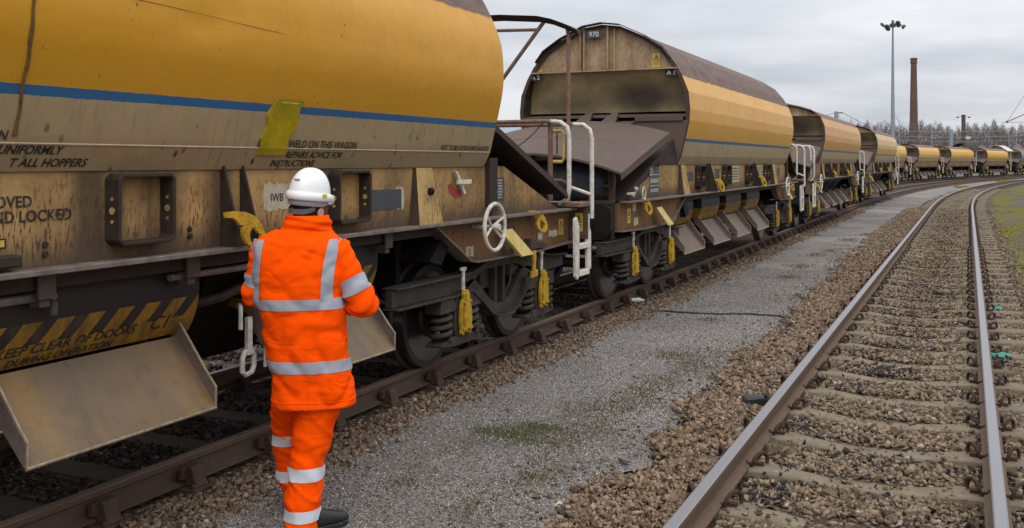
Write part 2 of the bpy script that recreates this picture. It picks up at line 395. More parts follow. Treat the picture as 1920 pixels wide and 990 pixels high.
def bulk(name, V, Fq, mats, mi=None, attr=None, smooth=False):
    """numpy mesh: V (n,3), Fq list of (m,k) arrays of faces"""
    me = bpy.data.meshes.new(name)
    V = np.asarray(V, np.float32)
    me.vertices.add(len(V)); me.vertices.foreach_set('co', V.ravel())
    tot = [len(f) * f.shape[1] for f in Fq]; nf = sum(len(f) for f in Fq)
    me.loops.add(sum(tot)); me.polygons.add(nf)
    li = np.concatenate([f.ravel() for f in Fq]).astype(np.int32)
    me.loops.foreach_set('vertex_index', li)
    ls = []; s0 = 0
    for f in Fq:
        ls.append(s0 + np.arange(len(f)) * f.shape[1]); s0 += len(f) * f.shape[1]
    me.polygons.foreach_set('loop_start', np.concatenate(ls).astype(np.int32))
    for m in (mats if isinstance(mats, (list, tuple)) else [mats]): me.materials.append(m)
    if mi is not None: me.polygons.foreach_set('material_index', np.asarray(mi, np.int32))
    me.update(calc_edges=True)
    if smooth: me.polygons.foreach_set('use_smooth', np.ones(nf, bool))
    return me

# ================================================================== SETTING
def ground_mat():
    q = NM('yard ground', 0.95, 0, 0.2)
    n = q.noise(0.06, 6, 0.6); n2 = q.noise(1.2, 5, 0.7)
    c = q.mix(q.ramp(n, [(0.4, 0.0), (0.6, 1.0)]), (0.12, 0.10, 0.075), (0.10, 0.105, 0.05))
    c = q.mix(q.math('MULTIPLY', n2, 0.6), c, (0.075, 0.065, 0.055))
    q.col(c); return q.m
def gravel_mat():
    q = NM('grey gravel', 0.95, 0, 0.12)
    v1 = q.vor(95, out='Color'); d1 = q.vor(95); v2 = q.vor(210, out='Color')
    sep = q.n('ShaderNodeSeparateColor'); q.put(sep.inputs[0], v1); sep2 = q.n('ShaderNodeSeparateColor'); q.put(sep2.inputs[0], v2)
    g = q.math('MULTIPLY_ADD', sep.outputs[0], 0.75, q.math('MULTIPLY', sep2.outputs[1], 0.35))
    c = q.ramp(g, [(0.05, (0.055, 0.05, 0.047)), (0.45, (0.165, 0.150, 0.138)), (0.80, (0.265, 0.245, 0.228)), (1.0, (0.48, 0.455, 0.43))])
    c = q.mix(q.math('MULTIPLY', q.math('GREATER_THAN', sep.outputs[2], 0.86), 0.7), c, (0.165, 0.105, 0.085))
    big = q.noise(0.55, 6, 0.62); med = q.noise(2.6, 6, 0.7)
    c = q.mix(q.math('MULTIPLY', q.ramp(big, [(0.40, 0.0), (0.62, 1.0)]), 0.55), c, (0.105, 0.087, 0.070))
    soil = q.math('MULTIPLY', q.ramp(med, [(0.54, 0.0), (0.66, 1.0)]), q.ramp(big, [(0.46, 0.0), (0.58, 1.0)]))
    c = q.mix(q.math('MULTIPLY', soil, 0.85), c, (0.065, 0.05, 0.032))
    moss = q.math('MULTIPLY', q.ramp(q.noise(3.7, 6, 0.72, q.map((1, 1, 1), (7, 3, 0))), [(0.58, 0.0), (0.70, 1.0)]), q.ramp(q.noise(0.35, 3, 0.5, q.map((1, 1, 1), (3, 9, 0))), [(0.50, 0.0), (0.62, 1.0)]))
    c = q.mix(q.math('MULTIPLY', moss, 0.7), c, (0.075, 0.085, 0.022))
    q.col(c); q.bump(q.math('SUBTRACT', 1.0, d1), 0.55, 0.008); return q.m
def ballast_mat(name, far=True):
    q = NM(name, 0.95, 0, 0.1)
    v1 = q.vor(19, out='Color'); d1 = q.vor(19)
    sep = q.n('ShaderNodeSeparateColor'); q.put(sep.inputs[0], v1)
    c = q.ramp(sep.outputs[0], [(0.0, (0.055, 0.042, 0.034)), (0.45, (0.17, 0.115, 0.078)), (0.8, (0.24, 0.165, 0.115)), (1.0, (0.36, 0.29, 0.23))])
    c = q.mix(q.ramp(d1, [(0.28, 0.0), (0.55, 0.85)]), c, (0.03, 0.022, 0.017))
    n = q.noise(0.8, 5, 0.6)
    c = q.mix(q.math('MULTIPLY', q.ramp(n, [(0.4, 0.0), (0.7, 1.0)]), 0.4), c, (0.10, 0.075, 0.055))
    q.col(c); q.bump(q.math('SUBTRACT', 1.0, d1), 0.8, 0.03); return q.m
def verge_mat():
    q = NM('mossy verge', 0.95, 0, 0.2)
    v = q.map((1, 0.45, 1))
    n = q.noise(0.55, 6, 0.62, v); n2 = q.noise(6, 5, 0.7); n3 = q.noise(60, 4, 0.75)
    g = q.mix(n2, (0.20, 0.165, 0.006), (0.085, 0.080, 0.012))
    c = q.mix(q.ramp(n, [(0.43, 0.0), (0.52, 1.0)]), (0.105, 0.09, 0.072), g)
    c = q.mix(q.ramp(q.noise(1.4, 5, 0.6, v), [(0.58, 0.0), (0.70, 0.8)]), c, (0.15, 0.145, 0.14))
    c = q.mix(q.math('MULTIPLY', n3, 0.7), c, (0.04, 0.038, 0.018))
    q.col(c); q.bump(q.math('ADD', n2, n3), 0.6, 0.03); return q.m
M['ground'] = ground_mat(); M['gravel'] = gravel_mat(); M['ballastbed'] = ballast_mat('ballast bed'); M['verge'] = verge_mat()

def strip(name, offs, s0, s1, ds, z, mat, jit=0.0, pth=path, seed=0):
    """flat ribbon along the track; offs = (left, right) or list of (off, z)"""
    r_ = random.Random(seed)
    mb = MB(); S = list(np.arange(s0, s1 + 1e-6, ds)); rows = []
    for s in S:
        row = []
        for k, o in enumerate(offs):
            oo, zz = (o if isinstance(o, tuple) else (o, z))
            j = mnoise.noise(Vector((s * 0.55, oo * 3.1, seed))) * jit + r_.uniform(-1, 1) * jit * 0.35 if k in (0, len(offs) - 1) else 0
            x, y, _ = pth(s, oo + j); row.append((x, y, zz))
        rows.append(row)
    n = len(offs); vs = [p for r in rows for p in r]
    fs = [(i * n + k, i * n + k + 1, (i + 1) * n + k + 1, (i + 1) * n + k) for i in range(len(S) - 1) for k in range(n - 1)]
    mb.add(vs, fs); o = mb.build(name, mat); return o
g = MB(); g.add([(-900, -60, -0.34), (1200, -60, -0.34), (1200, 1600, -0.34), (-900, 1600, -0.34)], [(0, 1, 2, 3)])
gr = g.build('ground', M['ground']); gr['kind'] = 'structure'
for nm, offs, z, mt, jit, sd_, p_ in (
        ('ballast', [(-9.5, -0.24), (-2.0, -0.215), (-0.6, -0.205), (0.6, -0.205), (1.05, -0.200), (1.45, -0.215)], -0.2, M['ballastbed'], 0.0, 1, path),
        ('ballast', [(2.75, -0.215), (3.4, -0.205), (4.58, -0.213), (5.7, -0.205), (6.4, -0.225), (7.2, -0.26)], -0.2, M['ballastbed'], 0.0, 2, path)):
    o = strip(nm, offs, -6, 190, 1.0, z, mt, jit, p_, sd_); o['kind'] = 'structure'
o = strip('gravel_path', [1.24, 1.7, 2.4, 3.17], -6, 190, 0.12, -0.19, M['gravel'], 0.22, path, 3); o['kind'] = 'structure'
o = strip('verge', [(5.98, -0.212), (6.4, -0.192), (9, -0.18), (16, -0.15), (60, 0.0)], 15, 190, 0.5, -0.2, M['verge'], 0.25, path, 4); o['kind'] = 'structure'

# ------------------------------------------------------------------ rails, sleepers, chairs
def rail_mat(name, top, sidec):
    q = NM(name, 0.5, 0, 0.4)
    ge = q.n('ShaderNodeNewGeometry'); nx = q.xyz(ge.outputs['True Normal']); z = q.xyz()[2]
    istop = q.math('MULTIPLY', q.math('GREATER_THAN', nx[2], 0.6), q.math('GREATER_THAN', z, -0.03))
    n = q.noise(30, 5, 0.7); n2 = q.noise(3, 4, 0.6)
    sc = q.mix(q.ramp(n, [(0.35, 0.0), (0.7, 1.0)]), sidec, tuple(v * 0.55 for v in sidec))
    sc = q.mix(q.math('MULTIPLY', n2, 0.5), sc, (0.14, 0.09, 0.05))
    tc_ = q.mix(q.math('MULTIPLY', n, 0.5), top[0], tuple(v * 0.7 for v in top[0]))
    q.col(q.mix(istop, sc, tc_)); q.put(q.b.inputs['Metallic'], q.math('MULTIPLY', istop, top[1]))
    q.rough(q.math('MULTIPLY_ADD', istop, top[2] - 0.8, 0.8)); q.bump(n, 0.1, 0.002); return q.m
M['rail_shiny'] = rail_mat('worn bright rail', ((0.235, 0.225, 0.23), 0.45, 0.42), (0.120, 0.066, 0.040))
M['rail_rusty'] = rail_mat('rusty rail', ((0.155, 0.100, 0.068), 0.1, 0.55), (0.080, 0.046, 0.035))
def sleeper_mat(name, c, moss):
    q = NM(name, 0.9, 0, 0.2)
    n = q.noise(5, 6, 0.65); n2 = q.noise(60, 4, 0.7); oi = q.n('ShaderNodeObjectInfo')
    a = q.mix(q.ramp(n, [(0.35, 0.0), (0.68, 1.0)]), c, tuple(v * 0.55 for v in c))
    a = q.mix(q.math('MULTIPLY', q.ramp(q.noise(9, 5, 0.7), [(0.52, 0.0), (0.66, 1.0)]), 0.6), a, moss)
    a = q.mix(q.math('MULTIPLY', oi.outputs['Random'], 0.35), a, tuple(v * 0.7 for v in c))
    a = q.mix(q.math('MULTIPLY', n2, 0.4), a, (0.05, 0.04, 0.03))
    q.col(a); q.bump(n2, 0.35, 0.004); return q.m
M['concrete'] = sleeper_mat('weathered concrete sleeper', (0.245, 0.195, 0.132), (0.165, 0.135, 0.068))
M['timber'] = sleeper_mat('oily timber sleeper', (0.080, 0.064, 0.050), (0.05, 0.04, 0.03))
M['chair'] = weathered('rusty rail chair', (0.065, 0.040, 0.032), (0.11, 0.065, 0.045), 14, 0.4, 0.8)
M['clip'] = weathered('rusty rail clip', (0.045, 0.026, 0.019), (0.085, 0.045, 0.028), 20, 0.4, 0.75)

PROF = [(-0.036, -0.006), (-0.028, 0.0), (0.028, 0.0), (0.036, -0.006), (0.036, -0.036), (0.011, -0.050), (0.010, -0.128), (0.068, -0.146), (0.068, -0.158), (-0.068, -0.158), (-0.068, -0.146), (-0.010, -0.128), (-0.011, -0.050), (-0.036, -0.036)]
def rail(off, mat, parent, pth, s0=-4.0, s1=190.0):
    mb = MB(); S = [s0, 43.0] + list(np.arange(44.5, s1 + .1, 1.5)); n = len(PROF); vs = []
    for s in S:
        for u, z in PROF:
            x, y, _ = pth(s, off + u); vs.append((x, y, z))
    fs = [(i * n + k, i * n + (k + 1) % n, (i + 1) * n + (k + 1) % n, (i + 1) * n + k) for i in range(len(S) - 1) for k in range(n)]
    mb.add(vs, fs); return mb.build('rail', mat, parent)
def place(o, s, off, pth, z=0.0):
    x, y, a = pth(s, off); o.location = (x, y, z); o.rotation_euler = (0, 0, -a)

# --- concrete-sleepered track on the right
tr = thing('railway_track', 'railway track of bright worn rails on pale concrete sleepers, empty, right of the gravel path', 'railway track')
OFF_R = 4.58
for k in (-0.7525, 0.7525): rail(OFF_R + k, M['rail_shiny'], tr, path)
def sleeper_mesh():
    xs = [-1.25, -1.02, -0.92, -0.60, -0.42, -0.2, 0, 0.2, 0.42, 0.60, 0.92, 1.02, 1.25]
    def top(x):
        a = abs(x); return -0.160 if a > 0.60 else -0.160 - 0.050 * min(1, (0.60 - a) / 0.40)
    def wid(x): return 0.128 if abs(x) > 0.55 else 0.105
    mb = MB(); vs = []
    for x in xs:
        t, wd = top(x), wid(x)
        j = lambda: random.uniform(-.004, .004)
        vs += [(x, -wd - .02, t - .16), (x, -wd + .008 + j(), t - 0.012), (x, -wd + .022, t + j() * .5), (x, wd - .022, t + j() * .5), (x, wd - .008 + j(), t - 0.012), (x, wd + .02, t - .16)]
    n = 6; fs = [(i * n + k, i * n + k + 1, (i + 1) * n + k + 1, (i + 1) * n + k) for i in range(len(xs) - 1) for k in range(n - 1)]
    fs += [tuple(range(n)), tuple(range((len(xs) - 1) * n, len(xs) * n))]
    mb.add(vs, fs); return mb
def clip_mb(sg):
    mb = MB()
    mb.box(-0.01 if sg > 0 else -0.045, 0.045 if sg > 0 else 0.01, -0.024, 0.024, -0.03, 0.006)
    pts = []
    for i in range(11):
        a = -0.35 + 3.6 * i / 10
        pts.append((sg * (0.022 + 0.036 * math.cos(a * 0.9)), 0.062 * math.cos(a), 0.010 + 0.058 * math.sin(a)))
    pts.append((sg * -0.05, -0.045, -0.004)); pts.append((sg * -0.062, 0.0, -0.002))
    mb.tube(pts, 0.0135, 6); return mb
sl0 = sleeper_mesh().build('sleeper', M['concrete'], tr)
proto_clip = {sg: clip_mb(sg).build('rail_clip', M['clip'], sl0) for sg in (1, -1)}
cm = {sg: proto_clip[sg].data for sg in (1, -1)}
bpy.data.objects.remove(proto_clip[1]); bpy.data.objects.remove(proto_clip[-1])
k_far = MB()
for k in range(-2, 93):
    s = 5.72 + 0.808 * k
    sl = sl0 if k == -2 else link('sleeper', sl0.data, tr)
    place(sl, s, OFF_R, path, random.uniform(-.006, .006)); sl.rotation_euler.z += random.uniform(-.012, .012)
    for rx in (-0.7525, 0.7525):
        for sg in (1, -1):
            if 0 <= k < 24 and s > 4.9:
                link('rail_clip', cm[sg], sl, (rx + sg * 0.098, 0, -0.145))
            elif 24 <= k < 62:
                x, y, a = path(s, OFF_R + rx + sg * 0.098)
                k_far.tube([(x - .03, y - .05, -.14), (x - .02, y - .03, -.105), (x, y + .02, -.10), (x + .02, y + .05, -.14)], 0.018, 4)
o = k_far.build('rail_clips', M['clip'], tr); o['kind'] = 'stuff'

# --- chaired track under the train
tl = thing('railway_track', 'dark rusty railway track with cast chairs, the train of hopper wagons stands on it', 'railway track')
for k in (-0.7525, 0.7525): rail(k, M['rail_rusty'], tl, path)
def chair_mb(sg):
    mb = MB()
    mb.box(-0.19, 0.19, -0.10, 0.10, -0.20, -0.162)
    mb.prism([(sg * 0.072, -0.162), (sg * 0.175, -0.162), (sg * 0.150, -0.13), (sg * 0.128, -0.055), (sg * 0.105, -0.040), (sg * 0.082, -0.05), (sg * 0.070, -0.10)], 'y', -0.052, 0.052)
    mb.prism([(sg * -0.072, -0.162), (sg * -0.15, -0.162), (sg * -0.115, -0.10), (sg * -0.085, -0.085), (sg * -0.072, -0.12)], 'y', -0.05, 0.05)
    mb.box(min(sg * 0.040, sg * 0.080), max(sg * 0.040, sg * 0.080), -0.085, 0.075, -0.125, -0.052)
    for yy in (-0.07, 0.07): mb.lathe([(0, .022), (.03, .022)], 'z', (sg * 0.165, yy, -0.165), 7)
    return mb
def timber_mb():
    mb = MB(); mb.box(-1.28, 1.28, -0.125, 0.125, -0.34, -0.196); return mb
ts0 = timber_mb().build('sleeper', M['timber'], tl, bevel=0.01)
chm = {}
for sg in (1, -1):
    c_ = chair_mb(sg).build('rail_chair', M['chair'], ts0, bevel=0.006); chm[sg] = c_.data; bpy.data.objects.remove(c_)
far_ch = MB()
YS = [2.5, 3.27, 4.02, 4.70, 5.44, 6.2, 6.97, 7.74, 8.53, 9.33, 10.10, 10.89, 11.66, 12.45]
while YS[-1] < 72: YS.append(YS[-1] + 0.775)
for i, s in enumerate(YS):
    t_ = ts0 if i == 0 else link('sleeper', ts0.data, tl)
    place(t_, s, 0, path)
    for rx, sg in ((0.7525, 1), (-0.7525, -1)):
        if i < 46 and (sg > 0 or i < 16): link('rail_chair', chm[sg], t_, (rx, 0, 0))
# --- the second string's track, farther left
tb = thing('railway_track', 'far railway track behind, under the second string of hopper wagons', 'railway track')
for k in (-0.7525, 0.7525): rail(k, M['rail_rusty'], tb, path_b, 82.0, 200.0)

# ------------------------------------------------------------------ loose stones
def rock_variants(n, npts, flat_=0.75):
    out = []
    for i in range(n):
        bm = bmesh.new()
        for _ in range(npts):
            v = Vector((random.gauss(0, 1), random.gauss(0, 1), random.gauss(0, 1))).normalized() * random.uniform(0.75, 1.15)
            bm.verts.new((v.x * random.uniform(.9, 1.1), v.y * 0.85, v.z * flat_))
        r = bmesh.ops.convex_hull(bm, input=bm.verts)
        bmesh.ops.delete(bm, geom=[v for v in bm.verts if not v.link_faces], context='VERTS')
        bmesh.ops.triangulate(bm, faces=bm.faces)
        bm.verts.index_update()
        out.append((np.array([v.co[:] for v in bm.verts], np.float32), np.array([[v.index for v in f.verts] for f in bm.faces], np.int32)))
        bm.free()
    return out
def rot_mats(n, tilt):
    ax = rng.normal(size=(n, 3)); ax[:, 2] *= 1.0; ax /= np.linalg.norm(ax, axis=1, keepdims=True)
    an = rng.uniform(0, tilt, n); c, s = np.cos(an), np.sin(an); x, y, z = ax.T
    Rm = np.empty((n, 3, 3)); C = 1 - c
    Rm[:, 0, 0] = c + x * x * C; Rm[:, 0, 1] = x * y * C - z * s; Rm[:, 0, 2] = x * z * C + y * s
    Rm[:, 1, 0] = y * x * C + z * s; Rm[:, 1, 1] = c + y * y * C; Rm[:, 1, 2] = y * z * C - x * s
    Rm[:, 2, 0] = z * x * C - y * s; Rm[:, 2, 1] = z * y * C + x * s; Rm[:, 2, 2] = c + z * z * C
    a = rng.uniform(0, 2 * PI, n); Z = np.zeros((n, 3, 3)); Z[:, 0, 0] = np.cos(a); Z[:, 0, 1] = -np.sin(a); Z[:, 1, 0] = np.sin(a); Z[:, 1, 1] = np.cos(a); Z[:, 2, 2] = 1
    return Z @ Rm
def scatter(name, P, S, variants, mat, tilt=2.2):
    """P (n,3) positions, S (n,) sizes"""
    V, Fs = [], []; base = 0; idx = rng.integers(0, len(variants), len(P))
    for i, (v, f) in enumerate(variants):
        sel = np.where(idx == i)[0]
        if not len(sel): continue
        m = rot_mats(len(sel), tilt)
        vv = np.einsum('nij,kj->nki', m, v) * (S[sel][:, None, None] * rng.uniform(.8, 1.25, (len(sel), 1, 3))) + P[sel][:, None, :]
        V.append(vv.reshape(-1, 3))
        ff = f[None] + (np.arange(len(sel)) * len(v))[:, None, None] + base
        Fs.append(ff.reshape(-1, 3)); base += len(sel) * len(v)
    me = bulk(name, np.concatenate(V), [np.concatenate(Fs)], mat)
    o = link(name, me); return o
def pathv(s, off):
    """vectorised path()"""
    s = np.asarray(s); t = np.clip(s - 43.0, 0, 82.0); a = t / 400.0; e = np.clip(s - 125.0, 0, None)
    x = 400 - 400 * np.cos(a) + e * np.sin(a); y = np.minimum(s, 43.0) + 400 * np.sin(a) + e * np.cos(a)
    return XC + x + off * np.cos(a), y - off * np.sin(a)
def in_view(X, Y, pad=0.06):
    d = -X * SY + Y * CY; r = X * CY + Y * SY
    u = r / np.maximum(d, 0.1) * F_PX / 1920
    return (d > 1.0) & (np.abs(u) < 0.5 + pad)
def stone_mat(name, tan, darkbias):
    q = NM(name, 0.92, 0, 0.1)
    ge = q.n('ShaderNodeNewGeometry'); rd = ge.outputs['Random Per Island']
    n = q.noise(26, 4, 0.65); patch = q.noise(0.9, 4, 0.6)
    t3 = lambda k, w_=0.0: (tan[0] * k + w_, tan[1] * k + w_, tan[2] * k + w_)
    stops = [(0.0, t3(.30)), (0.12, t3(.55)), (0.35, t3(.85)), (0.55, t3(1.1)), (0.72, (tan[0] * 1.45, tan[1] * 1.35, tan[2] * 1.2)), (0.86, t3(1.25, .03)), (0.95, t3(.8, .06)), (1.0, t3(1.4, .14))]
    c = q.ramp(rd, stops)
    if darkbias:
        k = q.math('GREATER_THAN', q.math('ADD', q.math('FRACT', q.math('MULTIPLY', rd, 37.0)), q.ramp(q.noise(1.3, 3, 0.6), [(0.44, 0.0), (0.66, 0.62)])), 1.20 - darkbias)
        c = q.mix(k, c, (0.026, 0.025, 0.027))
    c = q.mix(q.math('MULTIPLY', q.ramp(n, [(0.4, 0.0), (0.75, 1.0)]), 0.55), c, (0.085, 0.06, 0.042))
    q.col(c); q.bump(n, 0.6, 0.006); return q.m
M['stone_r'] = stone_mat('tan ballast stone', (0.188, 0.138, 0.094), 0.10)
M['stone_s'] = stone_mat('shoulder ballast stone', (0.196, 0.138, 0.092), 0.0)
M['stone_l'] = stone_mat('brown ballast stone', (0.165, 0.115, 0.080), 0.0)
M['stone_d'] = stone_mat('dark ballast stone', (0.070, 0.052, 0.042), 0.25)  # darker stone colour for the bed of the train's track
M['chip'] = NM('gravel chip', 0.85, 0, 0.3).m
def chip():
    q = NM('grey gravel chip', 0.9, 0, 0.15)
    ge = q.n('ShaderNodeNewGeometry'); rd = ge.outputs['Random Per Island']
    q.col(q.ramp(rd, [(0.0, (0.045, 0.042, 0.04)), (0.3, (0.130, 0.116, 0.107)), (0.6, (0.225, 0.205, 0.190)), (0.86, (0.35, 0.33, 0.31)), (0.93, (0.56, 0.545, 0.53)), (0.94, (0.16, 0.095, 0.072)), (1.0, (0.18, 0.12, 0.085))])); return q.m
M['chip'] = chip()
RV = rock_variants(18, 8, .62); RS = rock_variants(8, 7)
def region(n, s0, s1, o0, o1, pw=1.0):
    s = s0 + (s1 - s0) * rng.uniform(0, 1, n) ** pw; o = rng.uniform(o0, o1, n)
    X, Y = pathv(s, o); k = in_view(X, Y); return s[k], o[k], X[k], Y[k]
def ballast_z(o, side_):
    if side_ == 'r':
        a = np.abs(o - OFF_R); z = np.where(a < 0.62, -0.207, -0.203)
        z = np.where(a > 1.15, -0.205 - (a - 1.15) * 0.04, z)
    else:
        z = np.where(o < 0.95, -0.20, -0.195 - (o - 0.95) * 0.02)
    return z
def clear_sleepers(s, o, keep):
    k = np.abs(((s - 5.72) / 0.808 + 0.5) % 1 - 0.5) * 0.808
    a = np.abs(o - OFF_R)
    on = (k < 0.15) & (a < 1.28)
    rails = (np.abs(a - 0.7525) < 0.085)
    return ~((on & (rng.uniform(0, 1, len(s)) > keep)) | rails)
# right track, near and middle distance
for (nm, n, s0, s1, pw, sz, var) in (('ballast_stones', 88000, 4.2, 15.5, 1.35, (0.013, 0.039), RV), ('ballast_stones', 52000, 15.5, 46, 1.25, (0.022, 0.042), RS)):
    s, o, X, Y = region(n, s0, s1, 2.72, 7.0, pw)
    edge = 3.20 - np.clip((s - 12) * .022, 0, .35) + 0.12 * np.sin(s * 1.7) * np.sin(s * 0.61 + 1) + 0.10 * np.sin(s * 5.3) - np.abs(rng.normal(0, .085, len(s))) + .02
    redge = 6.45 - np.clip((s - 12) * .06, 0, .45) + rng.normal(0, .25, len(s))
    shoulder = o < OFF_R - 0.86
    k = (clear_sleepers(s, o, 0.12 if s0 < 10 else 0.55) | (shoulder & (rng.uniform(0, 1, len(s)) < .93))) & (o > edge) & (o < redge); s, o, X, Y, shoulder = s[k], o[k], X[k], Y[k], shoulder[k]
    S = rng.uniform(*sz, len(X)) * np.where(rng.uniform(0, 1, len(X)) > .97, 1.35, 1)
    z = ballast_z(o, 'r') + rng.uniform(-.004, .022, len(X)); on = (np.abs(((s - 5.72) / 0.808 + 0.5) % 1 - 0.5) * 0.808 < 0.15) & (np.abs(o - OFF_R) < 1.28)
    z = np.where(on & ~shoulder, -0.165 - 0.03 * (np.abs(o - OFF_R) < .4) , z); S = np.where(on & ~shoulder, S * .6, S)
    hump = np.clip((o - (OFF_R - 1.62)) / .25, 0, 1) * np.clip((OFF_R - .80 - o) / .2, 0, 1)
    z = np.where(shoulder, -0.185 + hump * .035 + rng.uniform(-.012, .016, len(z)), z)
    for sel_, mt_ in ((shoulder, M['stone_s']), (~shoulder, M['stone_r'])):
        q_ = scatter(nm, np.stack([X, Y, z], 1)[sel_], S[sel_], var, mt_); q_['kind'] = 'stuff'
# left shoulder of the train's track
for (n, s0, s1, sz, var) in ((22000, 3.0, 16, (0.018, 0.037), RV), (16000, 16, 46, (0.022, 0.040), RS)):
    s, o, X, Y = region(n, s0, s1, 0.84, 1.75, 1.2)
    edge = 1.30 + 0.10 * np.sin(s * 2.1) * np.sin(s * .73) + np.abs(rng.normal(0, .09, len(s)))
    cd_ = np.min(np.abs(s[:, None] - np.array(YS)[None, :]), 1)
    k = (o < edge) & ~((cd_ < 0.10) & (o < 0.96)); s, o, X, Y = s[k], o[k], X[k], Y[k]
    z = ballast_z(o, 'l') + rng.uniform(-.004, .024, len(X)) - 0.02 * (o < .95)
    q_ = scatter('ballast_stones', np.stack([X, Y, z], 1), rng.uniform(*sz, len(X)), var, M['stone_l']); q_['kind'] = 'stuff'
s, o, X, Y = region(26000, 2.6, 17, -2.4, 0.66, 1.2)
k = (np.abs(np.abs(o) - .7525) > .09) & ((np.min(np.abs(s[:, None] - np.array(YS)[None, :]), 1) > .13)); s, o, X, Y = s[k], o[k], X[k], Y[k]
q_ = scatter('ballast_stones', np.stack([X, Y, -0.205 + rng.uniform(-.004, .02, len(X))], 1), rng.uniform(.018, .037, len(X)), RV, M['stone_d']); q_['kind'] = 'stuff'
# gravel chips and strays on the path
s, o, X, Y = region(150000, 3.4, 19, 1.2, 3.15, 1.5)
q_ = scatter('gravel_chips', np.stack([X, Y, -0.19 + rng.uniform(-.003, .003, len(X))], 1), rng.uniform(.0045, .0105, len(X)), RS, M['chip']); q_['kind'] = 'stuff'
n_ = 1500; s = 4.2 + 20 * rng.uniform(0, 1, n_) ** 1.3; o = np.where(rng.uniform(0, 1, n_) < .7, 3.12 - np.clip((s - 12) * .022, 0, .35) - rng.exponential(.14, n_), 1.30 + rng.exponential(.09, n_)); X, Y = pathv(s, o)
q_ = scatter('stray_stones', np.stack([X, Y, np.full(len(X), -.184)], 1), rng.uniform(.008, .026, len(X)), RV, M['stone_r']); q_['kind'] = 'stuff'
s, o, X, Y = region(260, 4, 22, 1.3, 3.0, 1.3)
k = rng.uniform(0, 1, len(s)) < np.where((o > 2.6) | (o < 1.5), .9, .22); X, Y = X[k], Y[k]
q_ = scatter('stray_stones', np.stack([X, Y, np.full(len(X), -.182)], 1), rng.uniform(.012, .030, len(X)), RV, M['stone_r']); q_['kind'] = 'stuff'

# ================================================================== HOPPER WAGONS
HALF = [(1.20, 1.78), (1.265, 1.907), (1.315, 2.11), (1.36, 2.30), (1.39, 2.45), (1.40, 2.62), (1.375, 2.88), (1.27, 3.14), (1.16, 3.33), (0.97, 3.56), (0.69, 3.74), (0.30, 3.92), (0.0, 3.96)]
FULL = HALF + [(-v, z) for v, z in HALF[-2::-1]]
def vz(z):
    for (a, za), (b, zb) in zip(HALF, HALF[1:]):
        if za <= z <= zb: return a + (b - a) * (z - za) / (zb - za)
    return HALF[0][0]
def smooth_half(n):
    # Catmull-Rom through HALF
    P = [np.array(p) for p in HALF]; out = []
    for i in range(len(P) - 1):
        p0 = P[max(i - 1, 0)]; p1 = P[i]; p2 = P[i + 1]; p3 = P[min(i + 2, len(P) - 1)]
        if i < 2:
            for k in range(n): out.append(p1 + (p2 - p1) * k / n)
            continue
        for k in range(n):
            t = k / n
            out.append(0.5 * ((2 * p1) + (-p0 + p2) * t + (2 * p0 - 5 * p1 + 4 * p2 - p3) * t * t + (-p0 + 3 * p1 - 3 * p2 + p3) * t ** 3))
    out.append(P[-1]); return [(float(a), float(b)) for a, b in out]
def shell(par, A, B, mat, smooth, seed, HF):
    half = smooth_half(4) if smooth else HF
    prof = half + [(-v, z) for v, z in half[-2::-1]]
    inner = [(v * 0.962, z - 0.03) for v, z in prof]
    ys = np.linspace(A, B, 61 if smooth else 25); n = len(prof)
    mb = MB(); vs = []
    for y in ys:
        for v, z in prof:
            d = 0.0
            if z > 1.95:
                d = 0.010 * mnoise.noise(Vector((y * 0.55, z * 1.1 + (7 if v < 0 else 0), seed))) + 0.004 * mnoise.noise(Vector((y * 1.9, z * 2.5, seed + 9)))
                if smooth and v > 0: d -= 0.028 * math.exp(-((y - 1.02) / 0.16) ** 2 - ((z - 2.60 - 0.5 * (y - 1.02)) / 0.07) ** 2)
                if not smooth: d *= 0.3
                d *= min(1.0, (z - 1.95) / 0.25)
                d *= min(1.0, (min(y - A, B - y)) / 0.4)
            vs.append((v + d * (1 if v >= 0 else -1), y, z + d * 0.2))
    m = len(ys)
    fs = [(i * n + k, i * n + k + 1, (i + 1) * n + k + 1, (i + 1) * n + k) for i in range(m - 1) for k in range(n - 1)]
    o0 = len(vs)
    for y in (A, B):
        for v, z in inner: vs.append((v, y, z))
    for k in range(n - 1):
        fs.append((k, o0 + k, o0 + k + 1, k + 1)); fs.append(((m - 1) * n + k, (m - 1) * n + k + 1, o0 + n + k + 1, o0 + n + k))
        fs.append((o0 + k, o0 + n + k, o0 + n + k + 1, o0 + k + 1))
    nout = (m - 1) * (n - 1)
    mb.add(vs, fs)
    me = bpy.data.meshes.new('hopper_body'); me.from_pydata(mb.v, [], mb.f); me.materials.append(mat); me.materials.append(M['frame'])
    me.polygons.foreach_set('material_index', [0 if i < nout else 1 for i in range(len(mb.f))])
    bm = bmesh.new(); bm.from_mesh(me); bmesh.ops.recalc_face_normals(bm, faces=bm.faces); bm.to_mesh(me); bm.free()
    me.polygons.foreach_set('use_smooth', [True] * len(me.polygons)); me.set_sharp_from_angle(angle=R(30 if smooth else 6.5)); me.update()
    return link('hopper_body', me, par)

